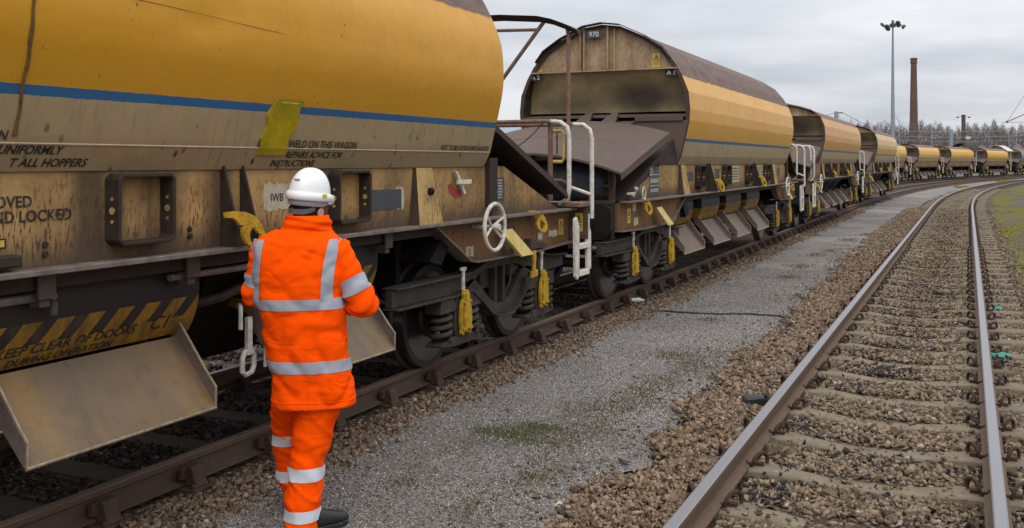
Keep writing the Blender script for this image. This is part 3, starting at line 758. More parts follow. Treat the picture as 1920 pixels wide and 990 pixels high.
# ---- bogie (built once, then copied)
def make_bogie():
    root = bpy.data.objects.new('bogie_frame', None)
    mb = MB()
    for sg in (1, -1):
        a, b = sorted((sg * 1.03, sg * 1.10))
        mb.prism([(-1.95, .675), (-1.95, .815), (-.68, .82), (-.36, .895), (0, .94), (.45, .935), (.85, .875), (1.15, .82), (1.62, .80), (1.62, .68), (1.0, .665), (.70, .715), (.44, .80), (.30, .825), (-.24, .825), (-.42, .80), (-.66, .69), (-1.0, .665)], 'x', a, b)
        vb = [(-.74, .74), (-.58, .77), (-.46, .72), (-.22, .545), (-.10, .485), (0, .465), (.10, .465), (.22, .50), (.34, .60), (.50, .735), (.62, .775), (.78, .75), (.64, .66), (.44, .50), (.30, .405), (.16, .365), (.0, .36), (-.14, .375), (-.28, .425), (-.48, .56), (-.64, .66)]
        mb.prism(vb, 'x', a, b)
        c, d = sorted((sg * 1.00, sg * 1.165))      # flanges
        top = [(-1.95, .817), (-.68, .822), (-.36, .897), (0, .942), (.45, .937), (.85, .877), (1.15, .822), (1.62, .802)]
        low = [(-.66, .645), (-.48, .545), (-.28, .41), (-.14, .36), (0, .344), (.16, .35), (.30, .39), (.44, .485), (.66, .645)]
        arm = [(-1.95, .655), (-1.0, .647), (-.68, .668)]
        for ch in (top, low, arm):
            for (y0, z0), (y1, z1) in zip(ch, ch[1:]):
                mb.hexa([(c, y0, z0), (d, y0, z0), (d, y1, z1), (c, y1, z1), (c, y0, z0 + .017), (d, y0, z0 + .017), (d, y1, z1 + .017), (c, y1, z1 + .017)])
        for yy in (-.02, .16): mb.box(min(sg * 1.00, sg * 1.07), max(sg * 1.00, sg * 1.07), yy - .025, yy + .025, .44, .83)
    mb.box(-1.0, 1.0, -.22, .22, .62, .88); mb.box(-.9, .9, -.05, .05, .5, .62)
    fr = mb.build('bogie', M['bogie'], None, bevel=0.005)
    fr.parent = None
    for wy in (-0.875, 0.875):
        mb = MB()
        for sg in (1, -1):
            c = (sg * .7525, wy, .455)
            mb.cur = 0
            pr = [(sg * .058, .385), (sg * .070, .40), (sg * .068, .452), (sg * -.030, .458), (sg * -.045, .487), (sg * -.066, .487), (sg * -.066, .39), (sg * -.020, .36), (sg * .004, .20), (sg * -.06, .17), (sg * -.06, .10), (sg * .10, .10), (sg * .10, .17), (sg * .045, .20), (sg * .038, .34)]
            mb.lathe(pr + [pr[0]], 'x', c, 40)
            mb.cur = 1; mb.lathe([(sg * .067, .4535), (sg * -.027, .4595)], 'x', c, 40)
        mb.cur = 0; mb.lathe([(-.95, .07), (.95, .07)], 'x', (0, wy, .455), 14)
        mb.build('wheelset', [M['wheel'], M['tread']], fr, smooth=True)
        for sg in (1, -1):
            mb = MB(); a, b = sorted((sg * .985, sg * 1.15))
            mb.prism([(wy - .10, .30), (wy + .10, .30), (wy + .12, .36), (wy + .12, .60), (wy + .07, .67), (wy - .07, .67), (wy - .12, .60), (wy - .12, .36)], 'x', a, b)
            mb.prism([(wy - .36, .245), (wy - .15, .225), (wy + .15, .225), (wy + .36, .245), (wy + .36, .27), (wy + .14, .31), (wy - .14, .31), (wy - .36, .27)], 'x', a, b)
            for dy in (-.25, .25): mb.prism([(wy + dy - .13, .53), (wy + dy + .13, .53), (wy + dy + .11, .66), (wy + dy - .11, .66)], 'x', a, b)
            mb.build('axle_box', M['bogie'], fr, bevel=0.006)
            for dy in (-.25, .25):
                mb = MB(); pts = []
                for i in range(4 * 14 + 1):
                    t = i / 14; an = 2 * PI * t
                    pts.append((sg * 1.075 + .080 * math.cos(an), wy + dy + .092 * math.sin(an), .29 + .26 * i / 56))
                mb.tube(pts, .023, 7); mb.build('coil_spring', M['bogie'], fr, smooth=True)
            if sg > 0:
                mb = MB()
                oc = [(-.03, .735), (.03, .735), (.047, .705), (.043, .66), (.066, .645), (.084, .60), (.097, .54), (.097, .46), (.085, .395), (.090, .36), (.062, .342), (.035, .365), (-.035, .365), (-.062, .342), (-.090, .36), (-.085, .395), (-.097, .46), (-.097, .54), (-.084, .60), (-.066, .645), (-.043, .66), (-.047, .705)]
                mb.prism([(wy + u, z - .03) for u, z in oc], 'x', 1.165, 1.20)
                mb.prism([(wy + u * .72, (z - .5) * .78 + .47) for u, z in oc], 'x', 1.20, 1.218)
                for u, z in ((-.055, .60), (.055, .60), (-.066, .37), (.066, .37)): mb.lathe([(0, .018), (.02, .016)], 'x', (1.20, wy + u, z), 8)
                mb.lathe([(0, .034), (.016, .03)], 'x', (1.20, wy, .66), 10)
                mb.build('axle_box_cover', M['yellow'], fr, bevel=0.005)
                mb = MB(); mb.prism([(wy - .016, .70), (wy + .016, .70), (wy + .016, .86), (wy + .048, .875), (wy + .048, .90), (wy - .048, .90), (wy - .048, .875), (wy - .016, .86)], 'x', 1.15, 1.172)
                mb.build('lifting_strap', M['white'], fr, bevel=0.003)
    bpy.data.objects.remove(root)
    return fr
BOGIE = make_bogie()
bogie_used = [False]
def add_bogie(w, y):
    b = BOGIE if not bogie_used[0] else copy_tree(BOGIE)
    bogie_used[0] = True
    b.parent = w; b.location = (0, y, 0); return b

def loop_mb(y, z, s=1.0, v=1.2):
    mb = MB(); th = .0105 * s
    def P(u, w_, k): return (v + .02 + .09 * (max(0, u) / .19) + .02 * (-w_ / .2) + k * th, y + u * s, z + w_ * s)
    n = 24; cx_, cz_ = .128, -.135; out = []; inn = []
    for i in range(n):
        a = 2 * PI * i / n
        out.append((cx_ + .062 * math.cos(a) + .012 * math.sin(-a), cz_ + .085 * math.sin(a))); inn.append((cx_ + .006 + .033 * math.cos(a), cz_ - .006 + .050 * math.sin(a)))
    vs = [P(u, w_, k) for k in (-1, 1) for u, w_ in out] + [P(u, w_, k) for k in (-1, 1) for u, w_ in inn]; fs = []
    for i in range(n):
        j = (i + 1) % n
        fs += [(i, j, n + j, n + i), (2 * n + i, 3 * n + i, 3 * n + j, 2 * n + j), (i, 2 * n + i, 2 * n + j, j), (n + i, n + j, 3 * n + j, 3 * n + i)]
    mb.add(vs, fs)
    up = [(-.03, .0), (.03, .005), (.085, .0), (.135, -.022), (.172, -.07), (.186, -.12)]; lo = [(-.03, -.03), (.015, -.032), (.038, -.05), (.054, -.075), (.062, -.10), (.066, -.125)]
    for i in range(5):
        q_ = [up[i], up[i + 1], lo[i + 1], lo[i]]
        if i >= 3: q_ = [up[i], up[i + 1], (up[i + 1][0] - .03, up[i + 1][1] - .01), (up[i][0] - .04, up[i][1] - .03)] if i > 3 else [up[i], up[i + 1], (.128, -.075), lo[i]]
        mb.hexa([P(u, w_, -1.02) for u, w_ in q_] + [P(u, w_, 1.02) for u, w_ in q_])
    return mb
def stanchion(mb, y, w0, w1, p0, p1, z0=1.327, z1=1.775, v=1.19):
    """tapered box: w0/p0 width and projection at the bottom, w1/p1 at the top"""
    mb.hexa([(v, y - w0 / 2, z0), (v + p0, y - w0 / 2, z0), (v + p0, y + w0 / 2, z0), (v, y + w0 / 2, z0), (v, y - w1 / 2, z1), (v + p1, y - w1 / 2, z1), (v + p1, y + w1 / 2, z1), (v, y + w1 / 2, z1)])
def door_frame(y, w, z0, z1, v=1.19, d=0.10, t=0.020):
    mb = MB(); r = .03
    def ring(y0, y1, za, zb, rr):
        return [(y0 + rr, za), (y1 - rr, za), (y1, za + rr), (y1, zb - rr), (y1 - rr, zb), (y0 + rr, zb), (y0, zb - rr), (y0, za + rr)]
    O = ring(y - w / 2, y + w / 2, z0, z1, r); I = ring(y - w / 2 + t, y + w / 2 - t, z0 + t, z1 - t, r * .6)
    n = 8; vs = [(v, a, b) for a, b in O] + [(v + d, a, b) for a, b in O] + [(v + d, a, b) for a, b in I] + [(v, a, b) for a, b in I]; fs = []
    for i in range(n):
        j = (i + 1) % n
        for k in range(3): fs.append((k * n + i, k * n + j, (k + 1) * n + j, (k + 1) * n + i))
    mb.add(vs, fs); return mb

def make_chute(w, y0, y1, dirt, near):
    mb = MB(); th = .008
    a, b = (0.985, .805), (1.29, .43)
    L = [(a[0], y0, a[1]), (b[0], y0, b[1]), (b[0], y1, b[1]), (a[0], y1, a[1])]
    nx = Vector((a[1] - b[1], 0, b[0] - a[0])).normalized() * th
    mb.cur = 0; mb.hexa([tuple(Vector(p) - nx) for p in L] + [tuple(Vector(p) + nx) for p in L])
    mb.cur = 1
    for yy in (y0, y1):
        s_ = 1 if yy == y1 else -1
        poly = [(a[0] - .03, a[1] - .02), (b[0], b[1]), (b[0] + .004, b[1] + .115), (b[0] - .05, b[1] + .18), (a[0] + .03, a[1] + .10), (a[0] - .03, a[1] + .06)]
        p0, p1 = sorted((yy, yy + s_ * .012)); mb.prism(poly, 'y', p0, p1)
    ch = mb.build('chute', [dirt, M['chuteside']], w)
    mb = MB(); mb.tube([(b[0] + .002, y0 - .004, b[1] - .004), (b[0] + .002, y1 + .004, b[1] - .004)], .010, 6)
    for yy in (y0, y1): mb.tube([(b[0] + .003, yy, b[1]), (b[0] + .006, yy, b[1] + .115), (b[0] - .05, yy, b[1] + .18), (a[0] + .03, yy, a[1] + .10)], .0075, 5)
    mb.build('lip', M['lip'], ch)
    # drum door
    mb = MB(); cvx, cz, rr = .62, 1.10, .462; n = 14; pr = []
    for i in range(n + 1):
        an = R(-36 + 62 * i / n); pr.append((cvx + rr * math.cos(an), cz + rr * math.sin(an)))
    pr += [(cvx + .1, cz + .30), (cvx + .05, cz - .2)]
    mb.prism(pr, 'y', y0 + .02, y1 + .10)
    dr = mb.build('discharge_door', M['stripes'], w)
    return ch, dr
def door_text(dr, y0, lines):
    cvx, cz, rr = .62, 1.10, .4645
    for body, u0, arc, size, sh in lines:
        def fn(u, v, u0=u0, arc=arc):
            an = R(arc) + v / rr
            return Vector((cvx + rr * math.cos(an), y0 + u0 + u, cz + rr * math.sin(an)))
        lettering(body, size, M['letter'], dr, fn, 0.25, wide=1.12, bold=0.0016)

def warn_sign(w, fn_quad, size=1.0):
    """yellow overhead-line warning plate: triangle with a flash; fn_quad maps (u right, v up) to space"""
    mb = MB()
    def poly(pts, lift):
        b = [fn_quad(u, v, lift) for u, v in pts]; mb.add(b, [tuple(range(len(b)))])
    mb.cur = 0; poly([(-.055, -.105), (.055, -.105), (.055, .105), (-.055, .105)], .002)
    mb.cur = 1
    poly([(-.045, .0), (-.034, .0), (.002, .068), (.0, .088)], .004); poly([(.045, .0), (.0, .088), (-.002, .068), (.034, .0)], .004); poly([(-.045, .0), (.045, .0), (.034, .011), (-.034, .011)], .0041)
    poly([(.006, .06), (-.012, .034), (.0, .034), (-.006, .014), (.013, .042), (.002, .042)], .0042)
    for k, wd in enumerate((.04, .036, .03)): poly([(-wd, -.03 - k * .022), (wd, -.03 - k * .022), (wd, -.022 - k * .022), (-wd, -.022 - k * .022)], .0042)
    return mb.build('warning_sign', [M['signyellow'], M['letter']], w)
def end_map(v0, y, z0): return lambda u, v, l=0.0: Vector((v0 + u, y - l, z0 + v))

def wagon(label, s, pth, A, B, paint, det=2, panel='panel', far_rails=True, near_rails=False, fsh=0.0, chute_y=(), near_bogie=True, ladder=True, near_ladder=False, drum=True, hood=None, chmat='chute', handwheels=(4.62,), low=False):
    lz = (lambda z: z if z <= 3.14 else 3.14 + (z - 3.14) * .50) if low else (lambda z: z)
    HF = [(v, lz(z)) for v, z in HALF]; FU = HF + [(-v, z) for v, z in HF[-2::-1]]; ZL = lz(3.25)
    def vzf(z):
        for (a_, za), (b_, zb) in zip(HF, HF[1:]):
            if za <= z <= zb: return a_ + (b_ - a_) * (z - za) / (zb - za)
        return HF[0][0]
    x, y, a = pth(s, 0)
    w = thing('hopper_wagon', label, 'railway wagon', (x, y, 0), -a, 'ballast hopper wagons in the train')
    shell(w, A, B, M[paint], det == 3, s, HF)
    # far-end and near-end bulkheads
    mb = MB(); mb.prism([(v * .985, z - .01) for v, z in FU], 'y', B - .09, B - .06)
    mb.build('end_plate', M['creamdark'], w)
    up = [(v * .985, z - .012) for v, z in FU if z > ZL]; vL = vzf(ZL) * .985
    mb = MB(); mb.prism([(vL, ZL)] + up + [(-vL, ZL)], 'y', A + .05, A + .075)
    e = mb.build('end_plate', M['cream'], w)
    mb = MB()
    mb.box(-1.205, 1.205, A - .02, A + .05, ZL - .018, ZL + .002)
    for vv in (-.29, -.06, .10, .25): 
        if vv in (-.06, .25): continue
        mb.box(vv - .012, vv + .012, A - .03, A + .05, ZL + .003, lz(3.93))
    mb.box(.19, .215, A + .0, A + .05, ZL + .003, lz(3.90)); mb.box(-.375, -.35, A + .0, A + .05, ZL + .003, lz(3.90))
    mb.build('stiffener', M['cream'], w)
    mb = MB()   # overhanging roof lip and end rim
    pts = [(1.10, 3.40), (.97, 3.575), (.69, 3.755), (.30, 3.935), (0, 3.975), (-.30, 3.935), (-.69, 3.755), (-.97, 3.575), (-1.10, 3.40)]
    pts = [(v, lz(z)) for v, z in pts]
    for (v0, z0), (v1, z1) in zip(pts, pts[1:]):
        mb.hexa([(v0, A - .10, z0), (v1, A - .10, z1), (v1, A + .03, z1), (v0, A + .03, z0), (v0, A - .10, z0 + .014), (v1, A - .10, z1 + .014), (v1, A + .03, z1 + .014), (v0, A + .03, z0 + .014)])
    rim = [p for p in FU]
    for (v0, z0), (v1, z1) in zip(rim, rim[1:]):
        k0, k1 = .982, .982
        i0, i1 = (v0 * .955, z0 - (.035 if z0 > 3.2 else 0)), (v1 * .955, z1 - (.035 if z1 > 3.2 else 0))
        mb.hexa([(v0 * .999, A - .012, z0), (v1 * .999, A - .012, z1), (i1[0], A - .012, i1[1]), (i0[0], A - .012, i0[1]), (v0 * .985, A + .02, z0 - .012), (v1 * .985, A + .02, z1 - .012), (i1[0], A + .02, i1[1]), (i0[0], A + .02, i0[1])])
    mb.build('end_rim', M['rustdark'], w)
    # sloping end sheet and floor behind the rim
    rows = [(A + .05, ZL - .015), (A + .13, 3.12), (A + .22, 2.98), (A + .28, 2.80), (A + .30, 2.60)]
    vv = np.linspace(-1, 1, 13); mb = MB(); vs = []
    for yy, z in rows:
        wd = vzf(z) * .975
        for t in vv: vs.append((t * wd, yy + .03 * math.cos(t * 5), z))
    n = 13; fs = [(i * n + k, i * n + k + 1, (i + 1) * n + k + 1, (i + 1) * n + k) for i in range(len(rows) - 1) for k in range(n - 1)]
    mb.add(vs, fs); es = mb.build('end_sheet', M['endsheet'], w, smooth='full')
    mb = MB()
    mb.hexa([(-1.34, A - .02, 2.50), (1.34, A - .02, 2.50), (1.34, A + .72, 2.60), (-1.34, A + .72, 2.60), (-1.34, A - .02, 2.525), (1.34, A - .02, 2.525), (1.34, A + .72, 2.625), (-1.34, A + .72, 2.625)])
    mb.box(-1.30, -.62, A - .06, A - .022, 2.44, 2.526); mb.box(.55, 1.30, A - .06, A - .022, 2.44, 2.526)
    for v0 in (-.30, .12): mb.hexa([(v0, A - .5, 2.34), (v0 + .26, A - .5, 2.34), (v0 + .16, A - .03, 2.50), (v0 + .06, A - .03, 2.50), (v0, A - .5, 2.40), (v0 + .26, A - .5, 2.40), (v0 + .16, A - .03, 2.59), (v0 + .06, A - .03, 2.59)])
    mb.hexa([(-.60, A - .95, 2.22), (.55, A - .95, 2.22), (.55, A - .022, 2.42), (-.60, A - .022, 2.42), (-.60, A - .95, 2.25), (.55, A - .95, 2.25), (.55, A - .022, 2.45), (-.60, A - .022, 2.45)])
    mb.build('end_floor', M['rustplate'], w, bevel=.004)
    # side wings from the rim down to the sole, braces behind the cover plate
    mb = MB()
    for sg in (1, -1):
        p, q = sorted((sg * 1.17, sg * 1.20)); mb.prism([(A + .02, 1.99), (A + .02, 1.79), (-5.25, 1.79), (-5.6, 1.66), (-5.3, 1.80)], 'x', p, q)
        p, q = sorted((sg * 1.02, sg * 1.19)); mb.hexa([(p, -6.95, 1.33), (q, -6.95, 1.33), (q, -6.68, 1.33), (p, -6.68, 1.33), (p, A - .16, 2.16), (q, A - .16, 2.16), (q, A - .05, 2.02), (p, A - .05, 2.02)])
    mb.box(-1.15, 1.15, A - 0.2, A - .05, 1.36, 1.9)
    mb.build('end_wing', M['frame'], w)
    lowp = [(v * .99, z) for v, z in HALF if z < 2.5]
    mb = MB(); mb.prism([(-v, z) for v, z in lowp[::-1]] + lowp if False else lowp[::-1] + [(-v, z) for v, z in lowp], 'y', A - .035, A - .014); mb.build('end_lower_plate', M['rustplate'], w)
    # arched cover plates at both ends
    def cover(yl, zl, yt, zt, arch):
        mb = MB(); n = 15; vs = []
        for th in (0, .028):
            for f in np.linspace(0, 1, 6):
                for t in np.linspace(-1, 1, n):
                    vs.append((t * 1.34, yl + (yt - yl) * f + .12 * (1 - t * t) * f, zl + (zt - zl) * f + arch * (1 - t * t) * (1 - .25 * f) - .03 * f * f + th))
        m = 6; N = n * m; fs = []
        for b in (0, N):
            for i in range(m - 1):
                for k in range(n - 1):
                    q = (b + i * n + k, b + i * n + k + 1, b + (i + 1) * n + k + 1, b + (i + 1) * n + k); fs.append(q if b else q[::-1])
        for k in range(n - 1):
            fs.append((k, k + 1, N + k + 1, N + k)); j = (m - 1) * n; fs.append((j + k + 1, j + k, N + j + k, N + j + k + 1))
        for i in range(m - 1):
            fs.append(((i + 1) * n, i * n, N + i * n, N + (i + 1) * n)); r = n - 1; fs.append((i * n + r, (i + 1) * n + r, N + (i + 1) * n + r, N + i * n + r))
        mb.add(vs, fs)
        for sg in (1, -1):
            mb.hexa([(sg * 1.33, yl, zl - .06), (sg * 1.34, yl, zl - .06), (sg * 1.34, yt, zt - .10), (sg * 1.33, yt, zt - .10), (sg * 1.33, yl, zl), (sg * 1.34, yl, zl), (sg * 1.34, yt, zt - .03), (sg * 1.33, yt, zt - .03)])
        cp = mb.build('cover_plate', M['rustplate'], w)
        f = .45; mb = MB(); mb.tube([(t * 1.33, yl + (yt - yl) * f + .12 * (1 - t * t) * f, zl + (zt - zl) * f + arch * (1 - t * t) * (1 - .25 * f) - .03 * f * f + .030) for t in np.linspace(-1, 1, 21)], .006, 5); mb.build('weld_seam', M['brownrail'], cp)
        return cp
    if near_bogie: cover(-7.30, 1.66, -5.15, 2.24, .25)
    mb = MB()   # far-end sloping sheet with deep edge
    yt_, yl_ = B + .02, min(B + 1.88, 6.72)
    zt_ = 2.16
    mb.hexa([(-1.27, yt_ - .25, zt_ + .1), (1.27, yt_ - .25, zt_ + .1), (1.27, yl_, 1.47), (-1.27, yl_, 1.47), (-1.27, yt_ - .25, zt_ + .13), (1.27, yt_ - .25, zt_ + .13), (1.27, yl_, 1.50), (-1.27, yl_, 1.50)])
    for sg in (1, -1):
        p, q = sorted((sg * 1.25, sg * 1.28)); mb.prism([(yt_ - .25, zt_ + .10), (yl_, 1.47), (yl_, 1.43), (yt_ - .25, zt_ + .06)], 'x', p, q)
    mb.build('slope_plate', M['rustdark'], w)
    mb = MB(); mb.hexa([(-1.15, B - .05, 1.70), (1.15, B - .05, 1.70), (1.15, B - .9, 1.0), (-1.15, B - .9, 1.0), (-1.15, B + .15, 1.9), (1.15, B + .15, 1.9), (1.15, B - .7, .95), (-1.15, B - .7, .95)])
    mb.build('hopper_end', M['black'], w)
    mb = MB(); mb.hexa([(-1.15, A + .05, 1.70), (1.15, A + .05, 1.70), (1.15, A + .9, 1.0), (-1.15, A + .9, 1.0), (-1.15, A - .15, 1.9), (1.15, A - .15, 1.9), (1.15, A + .7, .95), (-1.15, A + .7, .95)])
    mb.build('hopper_end', M['black'], w)
    for sg in (1, -1):
        mb = MB(); mb.box(min(sg * 1.195, sg * 1.235), max(sg * 1.195, sg * 1.235), B + .05, B + .22, 1.36, 1.86); mb.build('end_strut', M['frame'], w)
    # underframe
    mb = MB()
    mb.box(-.30, .30, -7.05, 7.05, .80, 1.26)
    for y0 in ((-3.4, -1.5, .4, 2.3) if det else (-3.4, 2.3)):
        mb.hexa([(-.5, y0 - .55, .50), (.5, y0 - .55, .50), (.5, y0 + .55, .50), (-.5, y0 + .55, .50), (-1.05, y0 - .85, 1.30), (1.05, y0 - .85, 1.30), (1.05, y0 + .85, 1.30), (-1.05, y0 + .85, 1.30)])
    for yy in (-4.4, 3.9): mb.box(-.85, .85, yy - .04, yy + .04, .75, 1.29)
    mb.box(-.98, -.90, -4.3, 3.9, .42, 1.29)
    mb.build('underframe', M['black'], w)
    for yy, dd in ((6.98, 1), (-7.05, -1)):
        mb = MB()
        mb.box(-1.16, 1.16, min(yy, yy + dd * .12), max(yy, yy + dd * .12), .86, 1.30)
        for vv in (-.87, .87):
            pr = [(0, .11), (.28 * dd, .11), (.28 * dd, .085), (.50 * dd, .085), (.50 * dd, .21), (.525 * dd, .225), (.56 * dd, .215), (.575 * dd, .12)]
            bf = MB().lathe(pr, 'y', (vv, yy + dd * .12, 1.06), 20)
            bf.build('buffer', M['black'], w, smooth=True)
        if dd < 0: mb.prism([(.55, .86), (1.10, .86), (1.20, .98), (1.20, 1.24), (1.10, 1.30), (.55, 1.30)], 'y', -7.30, -7.172)
        mb.build('headstock', M['black'], w)
    # side panels, ledge, sole
    for sg in (1, -1):
        mb = MB(); p, q = sorted((sg * 1.15, sg * 1.19)); mb.prism([(-6.6, 1.327), (6.6, 1.327), (5.25, 1.782), (-5.25, 1.782)], 'x', p, q)
        mb.build('side_panel', M[panel], w)
    for sg in (1, -1):
        mb = MB()
        p, q = sorted((sg * 1.14, sg * 1.305)); mb.box(p, q, -6.9, 6.9, 1.298, 1.326)
        mb.build('ledge', M['ledge'], w, bevel=.004)
        p, q = sorted((sg * 1.10, sg * 1.17)); MB().box(p, q, -3.9, 3.9, 1.215, 1.297).build('side_beam', M['frame'], w)
    for e in (1, -1):
        for sg in (1, -1):
            mb = MB(); fl = MB()
            p, q = sorted((sg * 1.13, sg * 1.175))
            low = [(3.88, 1.297), (4.50, .965), (4.62, .945), (5.95, .93), (6.95, .955)]
            mb.prism([(e * y_, z_) for y_, z_ in low] + [(e * 6.95, 1.297)], 'x', p, q)
            p, q = sorted((sg * 1.10, sg * 1.235))
            for (y0, z0), (y1, z1) in zip(low, low[1:]):
                y0, y1 = e * y0, e * y1
                fl.hexa([(p, y0, z0 - .018), (q, y0, z0 - .018), (q, y1, z1 - .018), (p, y1, z1 - .018), (p, y0, z0 - .001), (q, y0, z0 - .001), (q, y1, z1 - .001), (p, y1, z1 - .001)])
            sp = mb.build('sole_panel', M['sole'], w); fl.build('sole_flange', M['ledge'], sp)
    # bogies
    if near_bogie: add_bogie(w, -5.40)
    add_bogie(w, 5.35)
    # stanchions, frames, loops
    if det >= 1:
        for yy in (-4.0, 3.74):
            lm = MB(); stanchion(lm, yy + (0 if yy < 0 else fsh * .2), .38, .25, .10, .03); st_ = lm.build('stanchion', [M['stanch'], M['rustdark']], w)
            for p_ in st_.data.polygons: p_.material_index = 1 if abs(p_.normal.y) > .5 else 0  # side faces coloured darker than the front
        for yy in (-2.3, 1.62 + fsh * .7):
            dm = MB()
            for k in (-.085, .085):
                dm.hexa([(1.19, yy + k - .008, 1.327), (1.35, yy + k - .008, 1.327), (1.35, yy + k + .008, 1.327), (1.19, yy + k + .008, 1.327), (1.19, yy + k - .008, 1.80), (1.215, yy + k - .008, 1.80), (1.215, yy + k + .008, 1.80), (1.19, yy + k + .008, 1.80)])
            dm.hexa([(1.19, yy - .078, 1.327), (1.30, yy - .078, 1.327), (1.30, yy + .078, 1.327), (1.19, yy + .078, 1.327), (1.19, yy - .078, 1.52), (1.265, yy - .078, 1.52), (1.265, yy + .078, 1.52), (1.19, yy + .078, 1.52)])
            dm.build('fin_plate', M['frame'], w)
        for yy in (-2.95, -1.05, .95, 2.88):
            if det == 3 and yy < 0: continue
            f_ = door_frame(yy + fsh, .40, 1.395, 1.765).build('door_frame', M['frame'], w, bevel=.004)
            mb = MB()
            for k in (-1, 1):
                for zz, r_ in ((1.575, .019), (1.635, .010), (1.52, .010)): mb.lathe([(-.013, r_), (.013, r_)], 'y', (1.242, yy + fsh + k * (.20 - .010), zz), 10)
            if det >= 2: mb.build('bolt_holes', M['stanch'], f_)
    loops = [(-2.32, 1.535), (1.50 + fsh * .95, 1.535), (5.78, 1.335), (-6.17, 1.335)]
    for yy, zz in loops:
        if det == 3 and yy < 0: continue
        loop_mb(yy, zz, 1.0 if det else .75, 1.31 if abs(yy) < 3 else 1.2).build('lifting_loop', M['yellow'], w, smooth=True)
    for yy in handwheels:
        mb = MB(); c = Vector((1.40, yy, 1.25)); r_ = .205
        mb.tube([c + Vector((0, r_ * math.cos(2 * PI * k / 28), r_ * math.sin(2 * PI * k / 28))) for k in range(28)], .0185, 8, closed=True)
        for k in range(4):
            an = R(35 + 90 * k + (20 if k % 2 else -12)); mb.tube([c + Vector((-.03, 0, 0)), c + Vector((0, r_ * math.cos(an), r_ * math.sin(an)))], .0125, 6)
        mb.lathe([(-.24, .018), (.02, .018), (.02, .034), (.05, .03)], 'x', c, 10)
        mb.build('handwheel', M['white'], w, smooth=True)
    for yy in (4.98, -5.62):
        if det == 3 and yy < 0: continue
        mb = MB(); mb.hexa([(1.27, yy, 1.185), (1.285, yy, 1.195), (1.285, yy + .25, 1.195), (1.27, yy + .25, 1.185), (1.36, yy + .29, .925), (1.375, yy + .29, .935), (1.375, yy + .56, .935), (1.36, yy + .56, .925)])
        mb.build('step_plate', M['paleyellow'], w)
    for yy in (5.83, -4.55):
        mb = MB(); mb.prism([(yy - .028, .94), (yy + .028, .94), (yy + .032, .87), (yy + .018, .80), (yy + .022, .73), (yy + .075, .745), (yy + .07, .68), (yy - .07, .67), (yy - .075, .74), (yy - .02, .73), (yy - .016, .80), (yy - .03, .87)], 'x', 1.235, 1.262)
        if det and yy > 0: mb.build('hook_bar', M['yellow'], w, bevel=.004)
    # ladders and rails at the far end
    def ladder_at(y0, z0=.58):
        mb = MB()
        mb.prism([(y0, z0 + .02), (y0 + .05, z0 - .02), (y0 + .10, z0 + .02), (y0 + .10, 1.13), (y0 + .03, 1.235), (y0 - .02, 1.21), (y0 - .02, 1.1)], 'x', 1.36, 1.395)
        mb.prism([(y0 + .36, z0 + .06), (y0 + .46, z0 + .06), (y0 + .46, 1.05), (y0 + .41, 1.11), (y0 + .41, 1.25), (y0 + .34, 1.25), (y0 + .34, 1.08)], 'x', 1.36, 1.395)
        for zz in (z0 + .06, .93): mb.box(1.34, 1.41, y0 + .09, y0 + .37, zz - .045, zz + .012)
        mb.build('step_ladder', M['white'], w, bevel=.004)
    if ladder: ladder_at(6.62)
    if near_ladder: ladder_at(-7.08)
    if far_rails:
        mb = MB()
        mb.tube([(1.16, 6.72, 1.36), (1.25, 6.72, 1.42), (1.275, 6.72, 1.52), (1.275, 6.72, 2.10), (1.25, 6.72, 2.20), (1.17, 6.72, 2.255), (1.06, 6.72, 2.265)], .024, 10)
        mb.tube([(1.41, 7.06, 1.20), (1.41, 7.06, 2.08), (1.385, 7.06, 2.18), (1.31, 7.06, 2.235), (1.19, 7.06, 2.24)], .024, 10)
        mb.tube([(1.22, 6.9, 1.545), (1.41, 7.06, 1.46)], .019, 8)
        hr = mb.build('handrail', M['white'], w, smooth=True)
        mb = MB()
        mb.tube([(1.09, 6.72, 2.265), (-.6, 6.72, 2.265)], .023, 8); mb.tube([(1.22, 7.06, 2.24), (-.6, 7.06, 2.24)], .021, 8)
        mb.tube([(1.03, 6.78, 2.25), (1.03, 6.78, 1.40)], .030, 8); mb.tube([(1.06, 6.9, 2.2), (1.06, 6.9, 1.9)], .012, 6)
        mb.tube([(1.03, 6.8, 1.62), (1.13, 6.85, 1.62), (1.25, 6.93, 1.53)], .018, 8)
        mb.build('guard_rail', M['brownrail'], w, smooth=True)
        mb = MB(); mb.tube([(1.03, 6.80, 2.16), (1.15, 6.80, 2.16), (1.185, 6.80, 2.12), (1.185, 6.80, 1.86), (1.16, 6.80, 1.825), (1.03, 6.80, 1.825)], .019, 8)
        if det >= 2: mb.build('grab_handle', M['paleyellow'], w, smooth=True)
        mb = MB(); mb.box(.55, 1.40, 6.70, 7.04, 1.335, 1.385)
        mb.build('end_step', M['brownrail'], w, bevel=.006)
    if near_rails:
        mb = MB()
        for yy, vv in ((-6.72, 1.27), (-7.02, 1.40)):
            mb.tube([(vv - .1, yy, 1.30), (vv, yy, 1.42), (vv, yy, 2.10), (vv - .03, yy, 2.2), (vv - .12, yy, 2.25), (vv - .5, yy, 2.25)], .024, 8)
        mb.build('handrail', M['white'], w, smooth=True)
